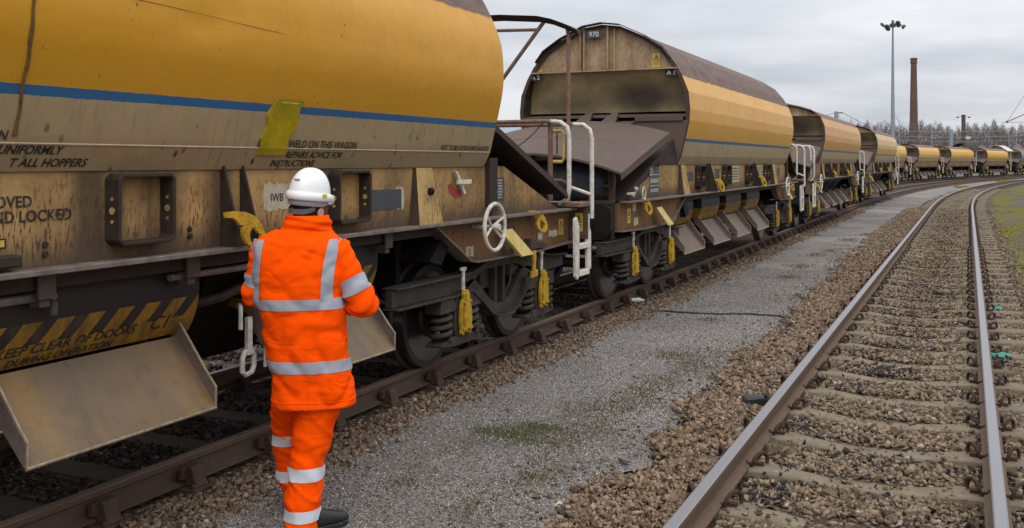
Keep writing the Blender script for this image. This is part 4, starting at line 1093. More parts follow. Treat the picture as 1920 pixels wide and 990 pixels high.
    if hood:
        mb = MB(); n = 13; vs = []
        for th in (0, .04):
            for yy in (B - .5, B + 2.9):
                for t in np.linspace(-1, 1, n): vs.append((t * 1.42, yy, 3.10 + .87 * math.cos(t * 1.45) + th))
        N = 2 * n; fs = []
        for b in (0, N):
            for k in range(n - 1): fs.append((b + k, b + k + 1, b + n + k + 1, b + n + k))
        for i in (0, n):
            for k in range(n - 1): fs.append((i + k, i + k + 1, N + i + k + 1, N + i + k))
        for k in (0, n - 1): fs.append((k, n + k, N + n + k, N + k))
        mb.add(vs, fs); mb.build('end_hood', M[hood], w)
        mb = MB()
        for sg in (1, -1): mb.box(sg * 1.28 - .04, sg * 1.28 + .04, B + 1.9, B + 1.98, 1.35, 3.30)
        mb.build('hood_post', M['grey'], w)
    # chutes and drum doors
    for y0 in chute_y:
        c, d = make_chute(w, y0, y0 + 1.24, M[chmat], det)
        if not drum: bpy.data.objects.remove(d)
        elif det == 3 and y0 > -1:
            door_text(d, y0, [('KEEP CLEAR OF DOORS', .02, -26.8, .072, .25), ('DURING OPERATION', .10, -34.5, .060, .25), ('C1' if y0 < 2 else 'C2', .985, -27.5, .115, .25)])
    # air tank under the near cover plate
    if near_bogie:
        mb = MB(); mb.lathe([(-1.06, .06), (-1.03, .18), (-.95, .25), (-.85, .28), (.85, .28), (.95, .25), (1.03, .18), (1.06, .06)], 'x', (0, -6.78, 1.56), 28)
        for vv in (-.5, .35): mb.lathe([(-.03, .288), (.03, .288)], 'x', (vv, -6.78, 1.56), 28)
        mb.build('air_tank', M['tank'], w, smooth=True)
        mb = MB()
        for vv in (.82, 1.10): mb.box(vv - .03, vv + .03, -7.0, -6.92, 1.30, 1.72)
        mb.hexa([(.7, -7.05, 1.30), (1.14, -7.05, 1.30), (1.14, -6.6, 1.33), (.7, -6.6, 1.33), (.7, -7.05, 1.33), (1.14, -7.05, 1.33), (1.14, -6.6, 1.36), (.7, -6.6, 1.36)])
        mb.box(.85, 1.1, -7.02, -6.9, 1.50, 1.54)
        mb.build('tank_bracket', M['rustdark'], w)
    return w
def endsheet_mat():
    q = NM('sooty end sheet', 0.75, 0, 0.3)
    n = q.noise(1.25, 4, 0.55, q.map((1, 1, 1.3), (.35, 0, .1))); n2 = q.noise(5, 5, 0.65)
    x, y, z = q.xyz()
    c = q.mix(q.ramp(n2, [(0.3, 0.0), (0.75, 1.0)]), (0.33, 0.25, 0.125), (0.20, 0.15, 0.08))
    # two soot patches blown on the sheet
    def blob(cx_, cz_, rx, rz):
        dx = q.math('DIVIDE', q.math('SUBTRACT', x, cx_), rx); dz = q.math('DIVIDE', q.math('SUBTRACT', z, cz_), rz)
        d = q.math('ADD', q.math('MULTIPLY', dx, dx), q.math('MULTIPLY', dz, dz))
        d = q.math('ADD', d, q.math('MULTIPLY', q.math('SUBTRACT', n, 0.5), 1.6))
        return q.ramp(q.math('MULTIPLY', d, .55), [(0.0, 1.0), (0.42, 0.55), (1.0, 0.0)])
    c = q.mix(q.math('MULTIPLY', blob(.58, 2.82, .60, .26), 0.92), c, (0.035, 0.026, 0.022))
    c = q.mix(q.math('MULTIPLY', blob(-.55, 2.72, .55, .20), 0.75), c, (0.045, 0.034, 0.026))
    q.col(c); return q.m
M['endsheet'] = endsheet_mat()
M['stanch'] = panel_paint('tan stanchion', (0.50, 0.34, 0.13), (0.13, 0.06, 0.03), 0.4, 1.9)

W1 = wagon('nearest yellow ballast hopper wagon behind the worker, with black instruction lettering and blue stripe', 3.2, path, -5.6, 4.80, 'paint1', det=3, panel='panel1', fsh=-.26, chute_y=(-.05, 1.88), near_bogie=False, chmat='chute1')
W2 = wagon('second ballast hopper wagon, its open end facing the viewer and marked 970', 18.8, path, -4.25, 5.40, 'paint2', det=2, chute_y=(-4.17, -2.28, -.42, 1.5), handwheels=(4.55,))
W3 = wagon('third ballast hopper wagon, faded orange, in front of the bare trees beyond wagon 970', 34.7, path, -4.7, 5.9, 'paint3', det=2, panel='panel2', near_rails=True, near_ladder=True, chute_y=(-3.9, -2.1, -.3, 1.5), drum=False, chmat='chuteside', handwheels=(-5.6, 4.6), low=True)
W4 = wagon('fourth ballast hopper wagon, pale weathered yellow, last one on the near track', 52.0, path, -3.75, 6.3, 'paint4', det=1, panel='panel2', chute_y=(-3.4, -1.6, .2), drum=False, handwheels=(5.6,), low=True)
LB = [('ballast hopper wagon half hidden behind the fourth wagon, first of the second string', 92.4, -4.9, 4.8, 'paint5', None),
      ('pale orange ballast hopper wagon to the right of the brick chimney in the second string', 107.8, -4.8, 4.9, 'paint5', None),
      ('orange ballast hopper wagon below the dark overhead line post, with black curved end hood', 123.8, -5.3, 6.0, 'paint6', 'black'),
      ('orange ballast hopper wagon between the black end hood and the white end hood', 142.2, -5.4, 5.3, 'paint6', 'white'),
      ('blue ballast hopper wagon at the far right end of the second string', 160.0, -5.3, 5.3, 'paint9', None)]
for lb, s, a_, b_, pt, hd in LB:
    wagon(lb, s, path_b, a_, b_, pt, det=0, panel='panel2', far_rails=hd is None or True, near_ladder=False, chute_y=(-3.6, -1.75, .1, 1.95), drum=False, hood=hd, low=True)

# ------------------------------------------------------------------ markings and fittings of the nearest wagon (local y = world y - 3.2)
def facet(p0, p1, yr, zb, lift=.003):
    (v0, z0), (v1, z1) = p0, p1; L = math.hypot(v1 - v0, z1 - z0); dv, dz = (v1 - v0) / L, (z1 - z0) / L
    t0 = (zb - z0) / dz
    return lambda u, v: Vector((v0 + dv * (t0 + v) + dz * lift, yr + u, z0 + dz * (t0 + v) - dv * lift))
LOW, MIDF = ((1.20, 1.78), (1.265, 1.907)), ((1.265, 1.907), (1.315, 2.11))
def hop(body, f, yr, zb, size, align='RIGHT', wide=1.0, lift=.003, sh=.18): lettering(body, size * 1.12, M['letter'], W1, facet(*f, yr, zb, lift), sh, align=align, wide=wide, bold=.0016)
hop('UNIFORMLY', LOW, .175, 1.862, .056)
hop('T ALL HOPPERS', LOW, .345, 1.803, .056)
hop('N', MIDF, -.14, 1.925, .056, lift=.006)
hop('DO NOT WELD ON THIS WAGON', MIDF, 2.64, 1.918, .062, wide=.98, lift=.007)
hop('REPAIRS ADVICE FOR', LOW, 2.50, 1.852, .058)
hop('INSTRUCTIONS', LOW, 2.22, 1.797, .058)
hop('NOT TO BE LOOSE/HUMP SHUNTED', MIDF, 4.74, 1.925, .052, wide=.92, lift=.007)
for body, yr, zb, sz in (('MOVED', .06, 1.615, .074), ('AND LOCKED', .285, 1.545, .076)):
    lettering(body, sz, M['letter'], W1, side(1.193, yr, zb), 0.0, align='RIGHT', bold=.0020)
lettering('IWB', .070, M['letter'], W1, side(1.1945, 1.80, 1.575), align='LEFT', bold=.001)
lettering('5', .075, M['letter'], W1, side(1.1795, 4.55, 1.00), align='LEFT', bold=.001)
def side_plate(w, name, y0, y1, z0, z1, mat, v=1.1915, jag=0.0):
    mb = MB(); n = 14; r_ = random.Random(int(y0 * 100)); P = []
    for k in range(n):
        P.append((y0 + (y1 - y0) * k / n, z0 + r_.uniform(-jag, jag)))
    P.append((y1, z0)); P.append((y1 + r_.uniform(-jag, jag), (z0 + z1) / 2))
    for k in range(n): P.append((y1 - (y1 - y0) * k / n, z1 + r_.uniform(-jag, jag)))
    P.append((y0, z1)); P.append((y0 + r_.uniform(-jag, jag), (z0 + z1) / 2))
    mb.prism(P, 'x', v - .004, v); return mb.build(name, mat, w)
M['palepatch'] = weathered('pale paint patch', (0.46, 0.42, 0.31), (0.33, 0.26, 0.16), 12, .4, .7)
side_plate(W1, 'paint_patch', 1.74, 2.10, 1.52, 1.69, M['palepatch'], 1.1925, .012)
side_plate(W1, 'paint_patch', 4.50, 4.64, .985, 1.075, M['palepatch'], 1.178, .008)
side_plate(W1, 'data_plate', 2.93, 3.38, 1.465, 1.615, M['plate'], 1.195, .003)
side_plate(W1, 'paint_patch', 3.30, 3.42, 1.46, 1.625, M['palepatch'], 1.193, .012)
dp = side_plate(W1, 'data_plate', 4.93, 5.25, 1.46, 1.68, M['plate'], 1.195, .006)
def scribble(parent, y0, y1, z0, z1, rows, v, mat, seed=1):
    """rows of tiny unreadable characters"""
    r_ = random.Random(seed); mb = MB(); h = (z1 - z0) / rows
    for i in range(rows):
        y = y0 + r_.uniform(0, .02); zb = z1 - (i + .75) * h
        while y < y1 - .02:
            wd = r_.uniform(.006, .016); mb.add([(v, y, zb), (v, y + wd, zb), (v, y + wd, zb + h * .5), (v, y, zb + h * .5)], [(0, 1, 2, 3)]); y += wd + r_.uniform(.004, .014)
    return mb.build('lettering', mat, parent)
scribble(dp, 4.95, 5.22, 1.475, 1.665, 7, 1.1965, M['grey'], 4)
mb = MB(); n = 10
for k in range(n):
    a0, a1 = R(195 + 110 * k / n), R(195 + 110 * (k + 1) / n)
    q_ = lambda a, r_: (1.1945, 4.31 + r_ * 1.25 * math.cos(a), 1.665 + r_ * math.sin(a))
    mb.add([q_(a0, .085), q_(a0, .145), q_(a1, .145), q_(a1, .085)], [(0, 1, 2, 3)])
mb.build('brake_indicator', M['red'], W1)
mb = MB(); mb.hexa([(1.21, 4.20, 1.74), (1.235, 4.20, 1.74), (1.235, 4.24, 1.745), (1.21, 4.24, 1.745), (1.21, 4.36, 1.545), (1.235, 4.36, 1.545), (1.235, 4.395, 1.55), (1.21, 4.395, 1.55)])
mb.box(1.24, 1.262, 4.21, 4.44, 1.635, 1.672); mb.box(1.19, 1.235, 4.28, 4.32, 1.63, 1.67)
mb.build('brake_lever', M['white'], W1)
mb = MB(); mb.lathe([(0, .03), (.045, .03), (.05, .012), (.06, .012)], 'x', (1.235, 3.72, 1.585), 12); mb.build('bolt_head', M['black'], W1, smooth=True)
for yy, zz in ((.13, 1.43), (.13, 1.385), (1.09, 1.445), (1.09, 1.405), (2.86, 1.45), (2.86, 1.41)):
    MB().lathe([(0, .017), (.012, .015)], 'x', (1.19, yy, zz), 8).build('bolt_head', M['frame'], W1)
o = side_plate(W1, 'marker_plate', -.42, -.08, 1.43, 1.475, M['blackplate'], 1.194); side_plate(W1, 'marker_plate', -.40, -.09, 1.437, 1.468, M['signyellow'], 1.1955)
MB().box(1.19, 1.27, -.30, -.05, 1.345, 1.40).build('bracket', M['frame'], W1, bevel=.008)
# weld strap, repair patches, seam bead
def strap(par, name, y0, y1, za, zb, mat, slant=0.0, lift=.008, jag=0.0, n=18):
    mb = MB(); pr = smooth_half(6); P = [(v, z) for v, z in pr if za <= z <= zb]; vs = []
    for i, (v, z) in enumerate(P):
        t = (z - za) / (zb - za); j = jag * mnoise.noise(Vector((z * 9, y0, 3))); j2 = jag * mnoise.noise(Vector((z * 9, y1, 8)))
        for yy, l in ((y0 + j, -.012), (y0 + j + .004, lift), (y1 + j2 - .004, lift), (y1 + j2, -.012)): vs.append((v + l, yy + slant * (t - .5), z))
    m = len(P); fs = [(i * 4 + k, i * 4 + k + 1, (i + 1) * 4 + k + 1, (i + 1) * 4 + k) for i in range(m - 1) for k in range(3)]
    mb.add(vs, fs); return mb.build(name, mat, par)
strap(W1, 'weld_strap', -.112, -.092, 1.915, 3.3, M['weld'], 0, .010, .012)
strap(W1, 'repair_patch', 1.61, 1.90, 1.845, 2.215, M['patch'], .10, .0125, .06, 40)
mb = MB(); mb.tube([(vz(2.19) + .010, y_, 2.19) for y_ in np.linspace(1.72, 1.90, 6)], .005, 5); mb.build('weld_bead', M['paleyellow'], W1)
mb = MB(); mb.tube([(vz(2.62 + .02 * math.sin(t)) + .001, -.4 + t * .5, 2.62 + .02 * math.sin(t)) for t in np.linspace(0, 4.2, 30)], .0012, 4); mb.build('weld_seam', M['weld'], W1)
strap(W1, 'repair_patch', -.42, -.24, 2.00, 2.15, M['patch'], .02, .016, .02)
mb = MB(); mb.tube([(1.266, y, 1.909) for y in np.linspace(-4.5, 4.78, 30)], .0055, 6); mb.build('weld_seam', M['seam'], W1)
M['bracket'] = weathered('brown pipe bracket', (0.085, 0.062, 0.048), (0.12, 0.09, 0.07), 9, .4, .7)
# pipes and brackets hung under the ledge
mb = MB()
mb.tube([(1.13, -1.2, 1.175), (1.13, .20, 1.175), (1.13, .235, 1.165)], .022, 8); mb.tube([(1.13, 1.00, 1.175), (1.13, 2.6, 1.175)], .020, 8)
mb.build('brake_pipe', M['ledge'], W1, smooth=True)
for yy in (.14, 1.12, 3.2):
    mb = MB(); mb.box(1.181, 1.20, yy - .05, yy + .05, 1.17, 1.296); mb.box(1.11, 1.181, yy - .03, yy + .03, 1.13, 1.20); mb.build('pipe_bracket', M['bracket'], W1, bevel=.003)
mb = MB(); mb.lathe([(0, .02), (.06, .022), (.07, .012)], 'z', (1.14, .22, 1.08), 8); mb.build('drain_plug', M['tank'], W1)
# white release handles beside the doors
mb = MB(); mb.tube([(.98, 1.76, .915), (1.04, 1.70, .915), (1.05, 1.69, .89), (1.05, 1.69, .775)], .014, 7); mb.build('release_handle', M['white'], W1, smooth=True)
mb = MB(); mb.tube([(.98, 1.94, .665), (1.06, 1.90, .66), (1.07, 1.905, .64), (1.07, 1.905, .505)], .013, 7); mb.build('release_handle', M['white'], W1, smooth=True)
mb = MB(); mb.box(1.02, 1.045, 1.765, 1.81, .60, .84); mb.tube([(1.03, 1.75, .62), (1.03, 1.73, .58), (1.03, 1.73, .50), (1.03, 1.76, .475), (1.03, 1.82, .485), (1.03, 1.84, .52), (1.03, 1.84, .59), (1.03, 1.81, .625)], .017, 7, closed=True)
mb.build('release_hook', M['white'], W1, bevel=0)
mb = MB(); mb.tube([(.80, 1.30, .92), (.95, 1.62, .98), (.95, 1.95, 1.05)], .03, 8); mb.tube([(.7, 1.2, .90), (.7, 1.2, .60)], .05, 8); mb.build('door_linkage', M['bogie'], W1)
# overhead arch beam, brace and post above the far end
mb = MB(); P = [(1.36, 3.245), (1.22, 3.315), (1.06, 3.38), (.9, 3.42), (.45, 3.46), (0, 3.47), (-.45, 3.46), (-.9, 3.42), (-1.2, 3.32)]
for (v0, z0), (v1, z1) in zip(P, P[1:]):
    mb.hexa([(v0, 6.78, z0 - .055), (v0, 6.83, z0 - .055), (v1, 6.83, z1 - .055), (v1, 6.78, z1 - .055), (v0, 6.70, z0), (v0, 6.90, z0), (v1, 6.90, z1), (v1, 6.70, z1)])
mb.build('arch_beam', M['rustdark'], W1)
mb = MB(); mb.tube([(1.22, 6.80, 3.29), (1.235, 6.80, 3.20), (1.235, 6.80, 1.40)], .024, 8); mb.build('arch_post', M['brownrail'], W1, smooth=True)
mb = MB(); mb.tube([(.95, 6.80, 3.37), (.40, 6.80, 2.70)], .024, 8); mb.tube([(.88, 6.80, 3.28), (.3, 6.80, 3.30)], .018, 8); mb.build('arch_brace', M['brownrail'], W1)
mb = MB(); pts = [(.95 - .45 * t, 6.75 - .25 * t, 2.24 - .28 * math.sin(t * 1.9) - .02 * t) for t in np.linspace(0, 1, 16)]; mb.tube(pts, .007, 5); mb.build('safety_chain', M['rustdark'], W1)
mb = MB(); mb.tube([(1.16, 5.45, 1.00), (1.20, 5.42, .97), (1.21, 5.40, .9), (1.20, 5.36, .68), (1.16, 5.33, .58)], .010, 6); mb.build('brake_hose', M['rustdark'], W1, smooth=True)
mb = MB(); mb.tube([(.62, 7.0, .95), (.66, 7.25, .86), (.68, 7.3, .55), (.6, 7.2, .35), (.5, 7.05, .45)], .018, 8); mb.build('air_hose', M['black'], W1, smooth=True)
mb = MB(); mb.prism([(5.75, 1.06), (6.18, .97), (6.20, .955), (5.75, .955)], 'x', 1.176, 1.25); mb.build('gusset', M['rustdark'], W1)
warn_sign(W1, lambda u, v, l=0.0: Vector((1.177 + l, 6.72 + u * 1.2, 1.12 + v * .8)))
side_plate(W1, 'paint_patch', 6.10, 6.22, 1.02, 1.09, M['palepatch'], 1.1775, .012); side_plate(W1, 'paint_patch', 6.38, 6.62, 1.03, 1.10, M['palepatch'], 1.1775, .012)

mb = MB(); mb.box(1.18, 1.40, 6.952, 6.972, .98, 1.325); mb.build('end_bracket', M['panel1'], W1)
warn_sign(W1, lambda u, v, l=0.0: Vector((1.30 + u * .8, 6.951 - l, 1.16 + v * .95)))
# ------------------------------------------------------------------ markings of the second wagon (local y = world y - 18.8)
A2 = -4.25
def plate_end(w, v0, v1, z0, z1, y, mat): return MB().box(v0, v1, y, y + .006, z0, z1).build('number_plate', mat, w)
pl = plate_end(W2, -.245, .005, 3.755, 3.87, A2 - .036, M['plate'])
lettering('970', .115, M['grey'], pl, lambda u, v: Vector((-.12 + u, A2 - .039, 3.775 + v)), align='CENTER', wide=.95, bold=.002)
for tx, v0, v1, va in (('A 2', -1.235, -1.035, -1.135), ('A 1', 1.005, 1.205, 1.105)):
    pl = plate_end(W2, v0, v1, 3.125, 3.228, A2 + .022, M['blackplate'])
    lettering(tx, .10, M['grey'], pl, lambda u, v, va=va: Vector((va + u, A2 + .019, 3.143 + v)), align='CENTER', bold=.001)
warn_sign(W2, end_map(-1.09, A2 + .046, 3.375)); warn_sign(W2, end_map(.86, A2 + .046, 3.375))
dp = side_plate(W2, 'data_plate', -5.66, -5.20, 1.36, 1.755, M['plate'], 1.195, .0)
lettering('JJA', .115, M['grey'], dp, side(1.1965, -5.62, 1.655), wide=1.1)
scribble(dp, -5.63, -5.22, 1.50, 1.62, 1, 1.1965, M['grey'], 9); scribble(dp, -5.63, -5.22, 1.38, 1.47, 1, 1.1965, M['grey'], 10)
mb = MB()
for zz in (1.64, 1.485): mb.add([(1.1966, -5.65, zz), (1.1966, -5.21, zz), (1.1966, -5.21, zz + .008), (1.1966, -5.65, zz + .008)], [(0, 1, 2, 3)])
mb.build('dividing_line', M['grey'], dp)
side_plate(W2, 'data_plate', -3.72, -3.28, 1.52, 1.66, M['plate'], 1.195); side_plate(W2, 'data_plate', -1.75, -1.45, 1.52, 1.70, M['plate'], 1.195)
pp = side_plate(W2, 'instruction_panel', -.62, .22, 1.44, 1.74, M['palepatch'], 1.193); scribble(pp, -.58, .18, 1.47, 1.72, 5, 1.1945, M['sole'], 3)
pp = side_plate(W2, 'instruction_panel', 2.02, 2.5, 1.46, 1.74, M['palepatch'], 1.193); scribble(pp, 2.05, 2.46, 1.48, 1.72, 5, 1.1945, M['sole'], 5)
side_plate(W2, 'data_plate', 4.35, 4.75, 1.50, 1.68, M['plate'], 1.195)
warn_sign(W2, lambda u, v, l=0.0: Vector((1.177 + l, -6.52 + u * 1.2, 1.12 + v * .9)))
side_plate(W2, 'paint_patch', -6.35, -6.22, 1.17, 1.28, M['palepatch'], 1.1775, .012); side_plate(W2, 'paint_patch', -6.3, -6.12, .98, 1.08, M['palepatch'], 1.1775, .012)
mb = MB(); mb.ball((1.24, -6.42, 1.47), .03); mb.tube([(1.20, -6.42, 1.33), (1.24, -6.42, 1.45)], .012, 6); mb.build('valve_handle', M['white'], W2, smooth=True)
mb = MB(); mb.tube([(1.18, -6.62, 1.39), (1.28, -6.60, 1.40)], .035, 8); mb.build('valve_cap', M['white'], W2, smooth=True)
mb = MB(); mb.tube([(1.27 + .0 * k, -6.16 + .065 * math.cos(k * PI / 8), 1.40 + .085 * math.sin(k * PI / 8)) for k in range(16)], .012, 6, closed=True); mb.build('valve_ring', M['white'], W2, smooth=True)
mb = MB(); mb.box(1.175, 1.26, -6.7, -6.25, 1.326, 1.40); mb.build('valve_box', M['rustdark'], W2, bevel=.01)
mb = MB(); mb.box(-.02, .07, -7.28, -7.2, 1.30, 1.50); mb.build('lamp_bracket_post', M['rustdark'], W2)
mb = MB(); mb.box(-.04, .09, -7.30, -7.19, 1.502, 1.58); mb.build('lamp_bracket', M['white'], W2, bevel=.006)
mb = MB(); mb.tube([(.45, -7.25, 1.30), (.60, -7.3, 1.31), (.64, -7.32, 1.26), (.64, -7.32, .9)], .014, 7); mb.tube([(.40, -7.3, .90), (.85, -7.3, .90), (.93, -7.3, .95), (.95, -7.25, 1.0)], .016, 7); mb.build('uncoupling_handle', M['ledge'], W2, smooth=True)

# ================================================================== THE WORKER
def cloth(name, c, rough=0.85, crease=1.0):
    q = NM(name, rough, 0, 0.06); n = q.noise(5, 4, 0.6); f = q.noise(260, 2, 0.6)
    w1 = q.noise(4.2, 1, 0.4, q.map((1.2, 1.0, 1.7)), 1.0); w2 = q.noise(9, 2, 0.45, q.map((.8, .8, 1.6), (3, 1, 2)), .8)
    rid = q.math('ABSOLUTE', q.math('SUBTRACT', w1, 0.5)); rid2 = q.math('ABSOLUTE', q.math('SUBTRACT', w2, 0.5))
    col = q.mix(q.ramp(n, [(0.4, 0.0), (0.8, 0.35)]), c, tuple(v * 0.80 for v in c))
    col = q.mix(q.ramp(q.noise(9, 5, .7), [(0.60, 0.0), (0.75, 0.22)]), col, (c[0] * .5, c[1] * .5 + .01, c[2] * .5 + .008))
    q.col(col); h = q.math('ADD', q.math('ADD', q.math('MULTIPLY', rid, 5.0 * crease), q.math('MULTIPLY', rid2, 1.2 * crease)), q.math('MULTIPLY', f, .10))
    q.bump(h, 0.42, 0.012); return q.m
M['orange'] = cloth('fluorescent orange cloth', (1.0, 0.082, 0.0))
M['reflect'] = cloth('silver reflective tape', (0.33, 0.35, 0.395), 0.5, .5)
M['reflectw'] = cloth('bright reflective tape', (0.62, 0.65, 0.70), 0.5, .4)
M['taped'] = cloth('dark tape edge', (0.10, 0.09, 0.09), 0.7)
M['helmet'] = flat('white helmet shell', (0.80, 0.80, 0.80), 0.32, 0, 0.04, 8, 0.5)
M['headband'] = flat('grey helmet band', (0.33, 0.33, 0.36), 0.5, 0, .1)
M['rubberband'] = flat('dark grey strap', (0.11, 0.105, 0.11), 0.6); M['skin'] = NM('skin', 0.55, 0, 0.35).m; M['skin'].node_tree.nodes['Principled BSDF'].inputs['Base Color'].default_value = (0.52, 0.28, 0.20, 1)
M['hair'] = flat('dark brown hair', (0.030, 0.020, 0.015), 0.6); M['boot'] = flat('black work boot', (0.022, 0.022, 0.024), 0.5)
M['tagc'] = flat('lime helmet tag', (0.50, 0.62, 0.02), 0.5)
PD = 5.40; px_, py_, _z = at_depth(587, 990, PD)
FACE = YAW + R(11.4) - R(2)
P0 = thing('person', 'person in orange high visibility jacket and trousers with a white safety helmet, back turned', 'person', (px_, py_, -0.175), FACE)
KX = PD / F_PX
def ZZ(y): return 1.826 + 0.175 - (y - HOR) * KX      # height above the ground of a photo row at the worker
def XX(x): return (x - 587) * KX
def wob(p, sc, amp, seed): return amp * mnoise.noise(Vector((p[0] * sc, p[1] * sc, p[2] * sc + seed)))
def ringtube(ctrl, nseg, sub, fold=0.012, seed=0, expo=2.3):
    """ctrl rows: (centre, axis_u, axis_v, ru, rv); smooth lofted grid -> (rows, nseg) of points and row parameter"""
    n = len(ctrl); rows = []; par = []
    def cat(a, b, c, d, t): return 0.5 * ((2 * b) + (-a + c) * t + (2 * a - 5 * b + 4 * c - d) * t * t + (-a + 3 * b - 3 * c + d) * t ** 3)
    A = [(np.array(c[0], float), np.array(c[1], float), np.array(c[2], float), np.array([c[3], c[4]], float)) for c in ctrl]
    for i in range(n - 1):
        for k in range(sub + (1 if i == n - 2 else 0)):
            t = k / sub; q_ = [A[max(i - 1, 0)], A[i], A[i + 1], A[min(i + 2, n - 1)]]
            c, u, v, r_ = [cat(*[x[j] for x in q_], t) for j in range(4)]
            u /= np.linalg.norm(u); v /= np.linalg.norm(v); row = []
            for s in range(nseg):
                a = 2 * PI * s / nseg; ca, sa = math.cos(a), math.sin(a)
                ca = math.copysign(abs(ca) ** (2 / expo), ca); sa = math.copysign(abs(sa) ** (2 / expo), sa)
                d = u * ca * r_[0] + v * sa * r_[1]; p = c + d
                w_ = fold(p, i + t) if callable(fold) else wob((p[0], p[1], p[2] * 1.7), 9, fold, seed) + wob((p[0], p[1], p[2] * 2.2), 24, fold * .35, seed + 5)
                row.append(p + d / np.linalg.norm(d) * w_)
            rows.append(row); par.append(i + t)
    return rows, par
def grid_mesh(name, rows, mat, parent, closed=True, sel=None, lift=0.0, cap=(False, False)):
    """grid of points to a mesh; sel(i, k) picks the faces (for tapes, lifted off the cloth)"""
    m, n = len(rows), len(rows[0]); P = np.array(rows)
    if lift:
        c = P.mean(1, keepdims=True); d = P - c; d /= np.linalg.norm(d, axis=2, keepdims=True); P = P + d * lift
    vs = [tuple(p) for r in P for p in r]; fs = []
    for i in range(m - 1):
        for k in range(n if closed else n - 1):
            if sel is None or sel(i, k): fs.append((i * n + k, i * n + (k + 1) % n, (i + 1) * n + (k + 1) % n, (i + 1) * n + k))
    if cap[0]: fs.append(tuple(range(n)))
    if cap[1]: fs.append(tuple((m - 1) * n + k for k in range(n)))
    me = bpy.data.meshes.new(name); me.from_pydata(vs, [], fs); me.materials.append(mat)
    bm = bmesh.new(); bm.from_mesh(me)
    bmesh.ops.delete(bm, geom=[v for v in bm.verts if not v.link_faces], context='VERTS')
    bmesh.ops.recalc_face_normals(bm, faces=bm.faces); bm.to_mesh(me); bm.free()
    me.polygons.foreach_set('use_smooth', [True] * len(me.polygons)); me.update()
    return link(name, me, parent)
X3, Y3 = (1, 0, 0), (0, 1, 0)
# torso of the jacket: (photo row, centre column, half width px, depth m, forward shift m)
TR = [(757, 587, 74, .170, .02), (748, 587, 75, .175, .02), (700, 584, 74, .175, .02), (640, 575, 76, .172, .01), (600, 570, 77, .168, .0), (555, 563, 80, .160, -.01), (510, 560, 83, .150, -.015), (475, 559, 84, .135, -.02), (452, 560, 78, .118, -.02), (436, 565, 60, .098, -.01), (428, 570, 48, .088, 0.0)]
ctrl = [((XX(c), f, ZZ(y)), X3, Y3, h * KX, d) for y, c, h, d, f in TR]
NS = 120
def torso_fold(p, t):
    x, y, z = p
    f = .012 * mnoise.noise(Vector((x * 7, y * 7, z * 6))) - .014 * max(0, .25 - abs(mnoise.noise(Vector((x * 6 + z * 3, y * 5, z * 5 - x * 4))))) / .25 * (.6 if z > 1.35 else 1.0) + .006 + .005 * mnoise.noise(Vector((x * 17, y * 9, z * 20 + 4)))
    f += .006 * math.sin(z * 40 + x * 16 + 3 * mnoise.noise(Vector((x * 4, 0, z * 5)))) * max(0, mnoise.noise(Vector((x * 5 + 3, y * 4, z * 4)))) * 1.6
    return f
rows, par = ringtube(ctrl, NS, 9, torso_fold, 1, 2.6)
jk = grid_mesh('jacket', rows, M['orange'], P0)
inner = [[tuple(np.array(p) * [1, 1, 1] + (np.array(r).mean(0) - np.array(p)) * .03) for p in r] for r in rows]
RW = np.array(rows); zrow = RW[:, :, 2].mean(1)
def rowz(y): return ZZ(y)
def back(k): return True
def band(name, y0, y1, mat, tilt=0.0):
    z1, z0 = ZZ(y0), ZZ(y1)
    def sel(i, k):
        z = (zrow[i] + zrow[i + 1]) / 2 - tilt * RW[i, k, 0]; return z0 <= z <= z1
    return sel
def resampled_band(name, rows, za, zb, mat, parent, lift=.004, tilt=lambda x: 0.0, sel=None, nrow=7):
    """cut a band between two heights out of a lofted grid, so its edges are clean"""
    P = np.array(rows); n = P.shape[1]; zs = P[:, :, 2]; out = []
    for j in range(nrow):
        row = []
        for k in range(n):
            zt = za + (zb - za) * j / (nrow - 1) + tilt(P[:, k, 0].mean())
            z = zs[:, k]; i = int(np.clip(np.searchsorted(z, zt) - 1, 0, len(z) - 2)); t = (zt - z[i]) / max(1e-6, z[i + 1] - z[i]); t = min(1, max(0, t))
            row.append(P[i, k] * (1 - t) + P[i + 1, k] * t)
        out.append(row)
    return grid_mesh(name, out, mat, parent, sel=sel, lift=lift)
resampled_band('reflective_tape', rows, ZZ(574), ZZ(554), M['reflect'], P0)
resampled_band('reflective_tape', rows, ZZ(690), ZZ(668), M['reflect'], P0, tilt=lambda x: .0)
def vstrap(xa_top, xa_bot, wpx):
    P = RW; out = []
    for zt in np.linspace(ZZ(556), ZZ(446), 26):
        t = (zt - ZZ(556)) / (ZZ(446) - ZZ(556)); i = int(np.clip(np.searchsorted(zrow, zt) - 1, 0, len(zrow) - 2)); f = (zt - zrow[i]) / (zrow[i + 1] - zrow[i])
        ring = P[i] * (1 - f) + P[i + 1] * f; bk = ring[ring[:, 1] < ring[:, 1].mean() + .02]; bk = bk[np.argsort(bk[:, 0])]
        xc = xa_bot + (xa_top - xa_bot) * t ** 2.2; row = []
        for x in np.linspace(xc - wpx / 2, xc + wpx / 2, 7):
            X = XX(x); row.append((X, float(np.interp(X, bk[:, 0], bk[:, 1])) - .005, float(zt)))
        out.append(row)
    return grid_mesh('reflective_tape', out, M['reflect'], P0, closed=False)
vstrap(490, 481, 21); vstrap(629, 613, 22)
mb = MB(); i0 = int(np.argmin(abs(zrow - ZZ(744)))); mb.tube([tuple(p) for p in RW[i0]], .0032, 5, closed=True)
mb.build('hem_stitching', M['orange'], P0)
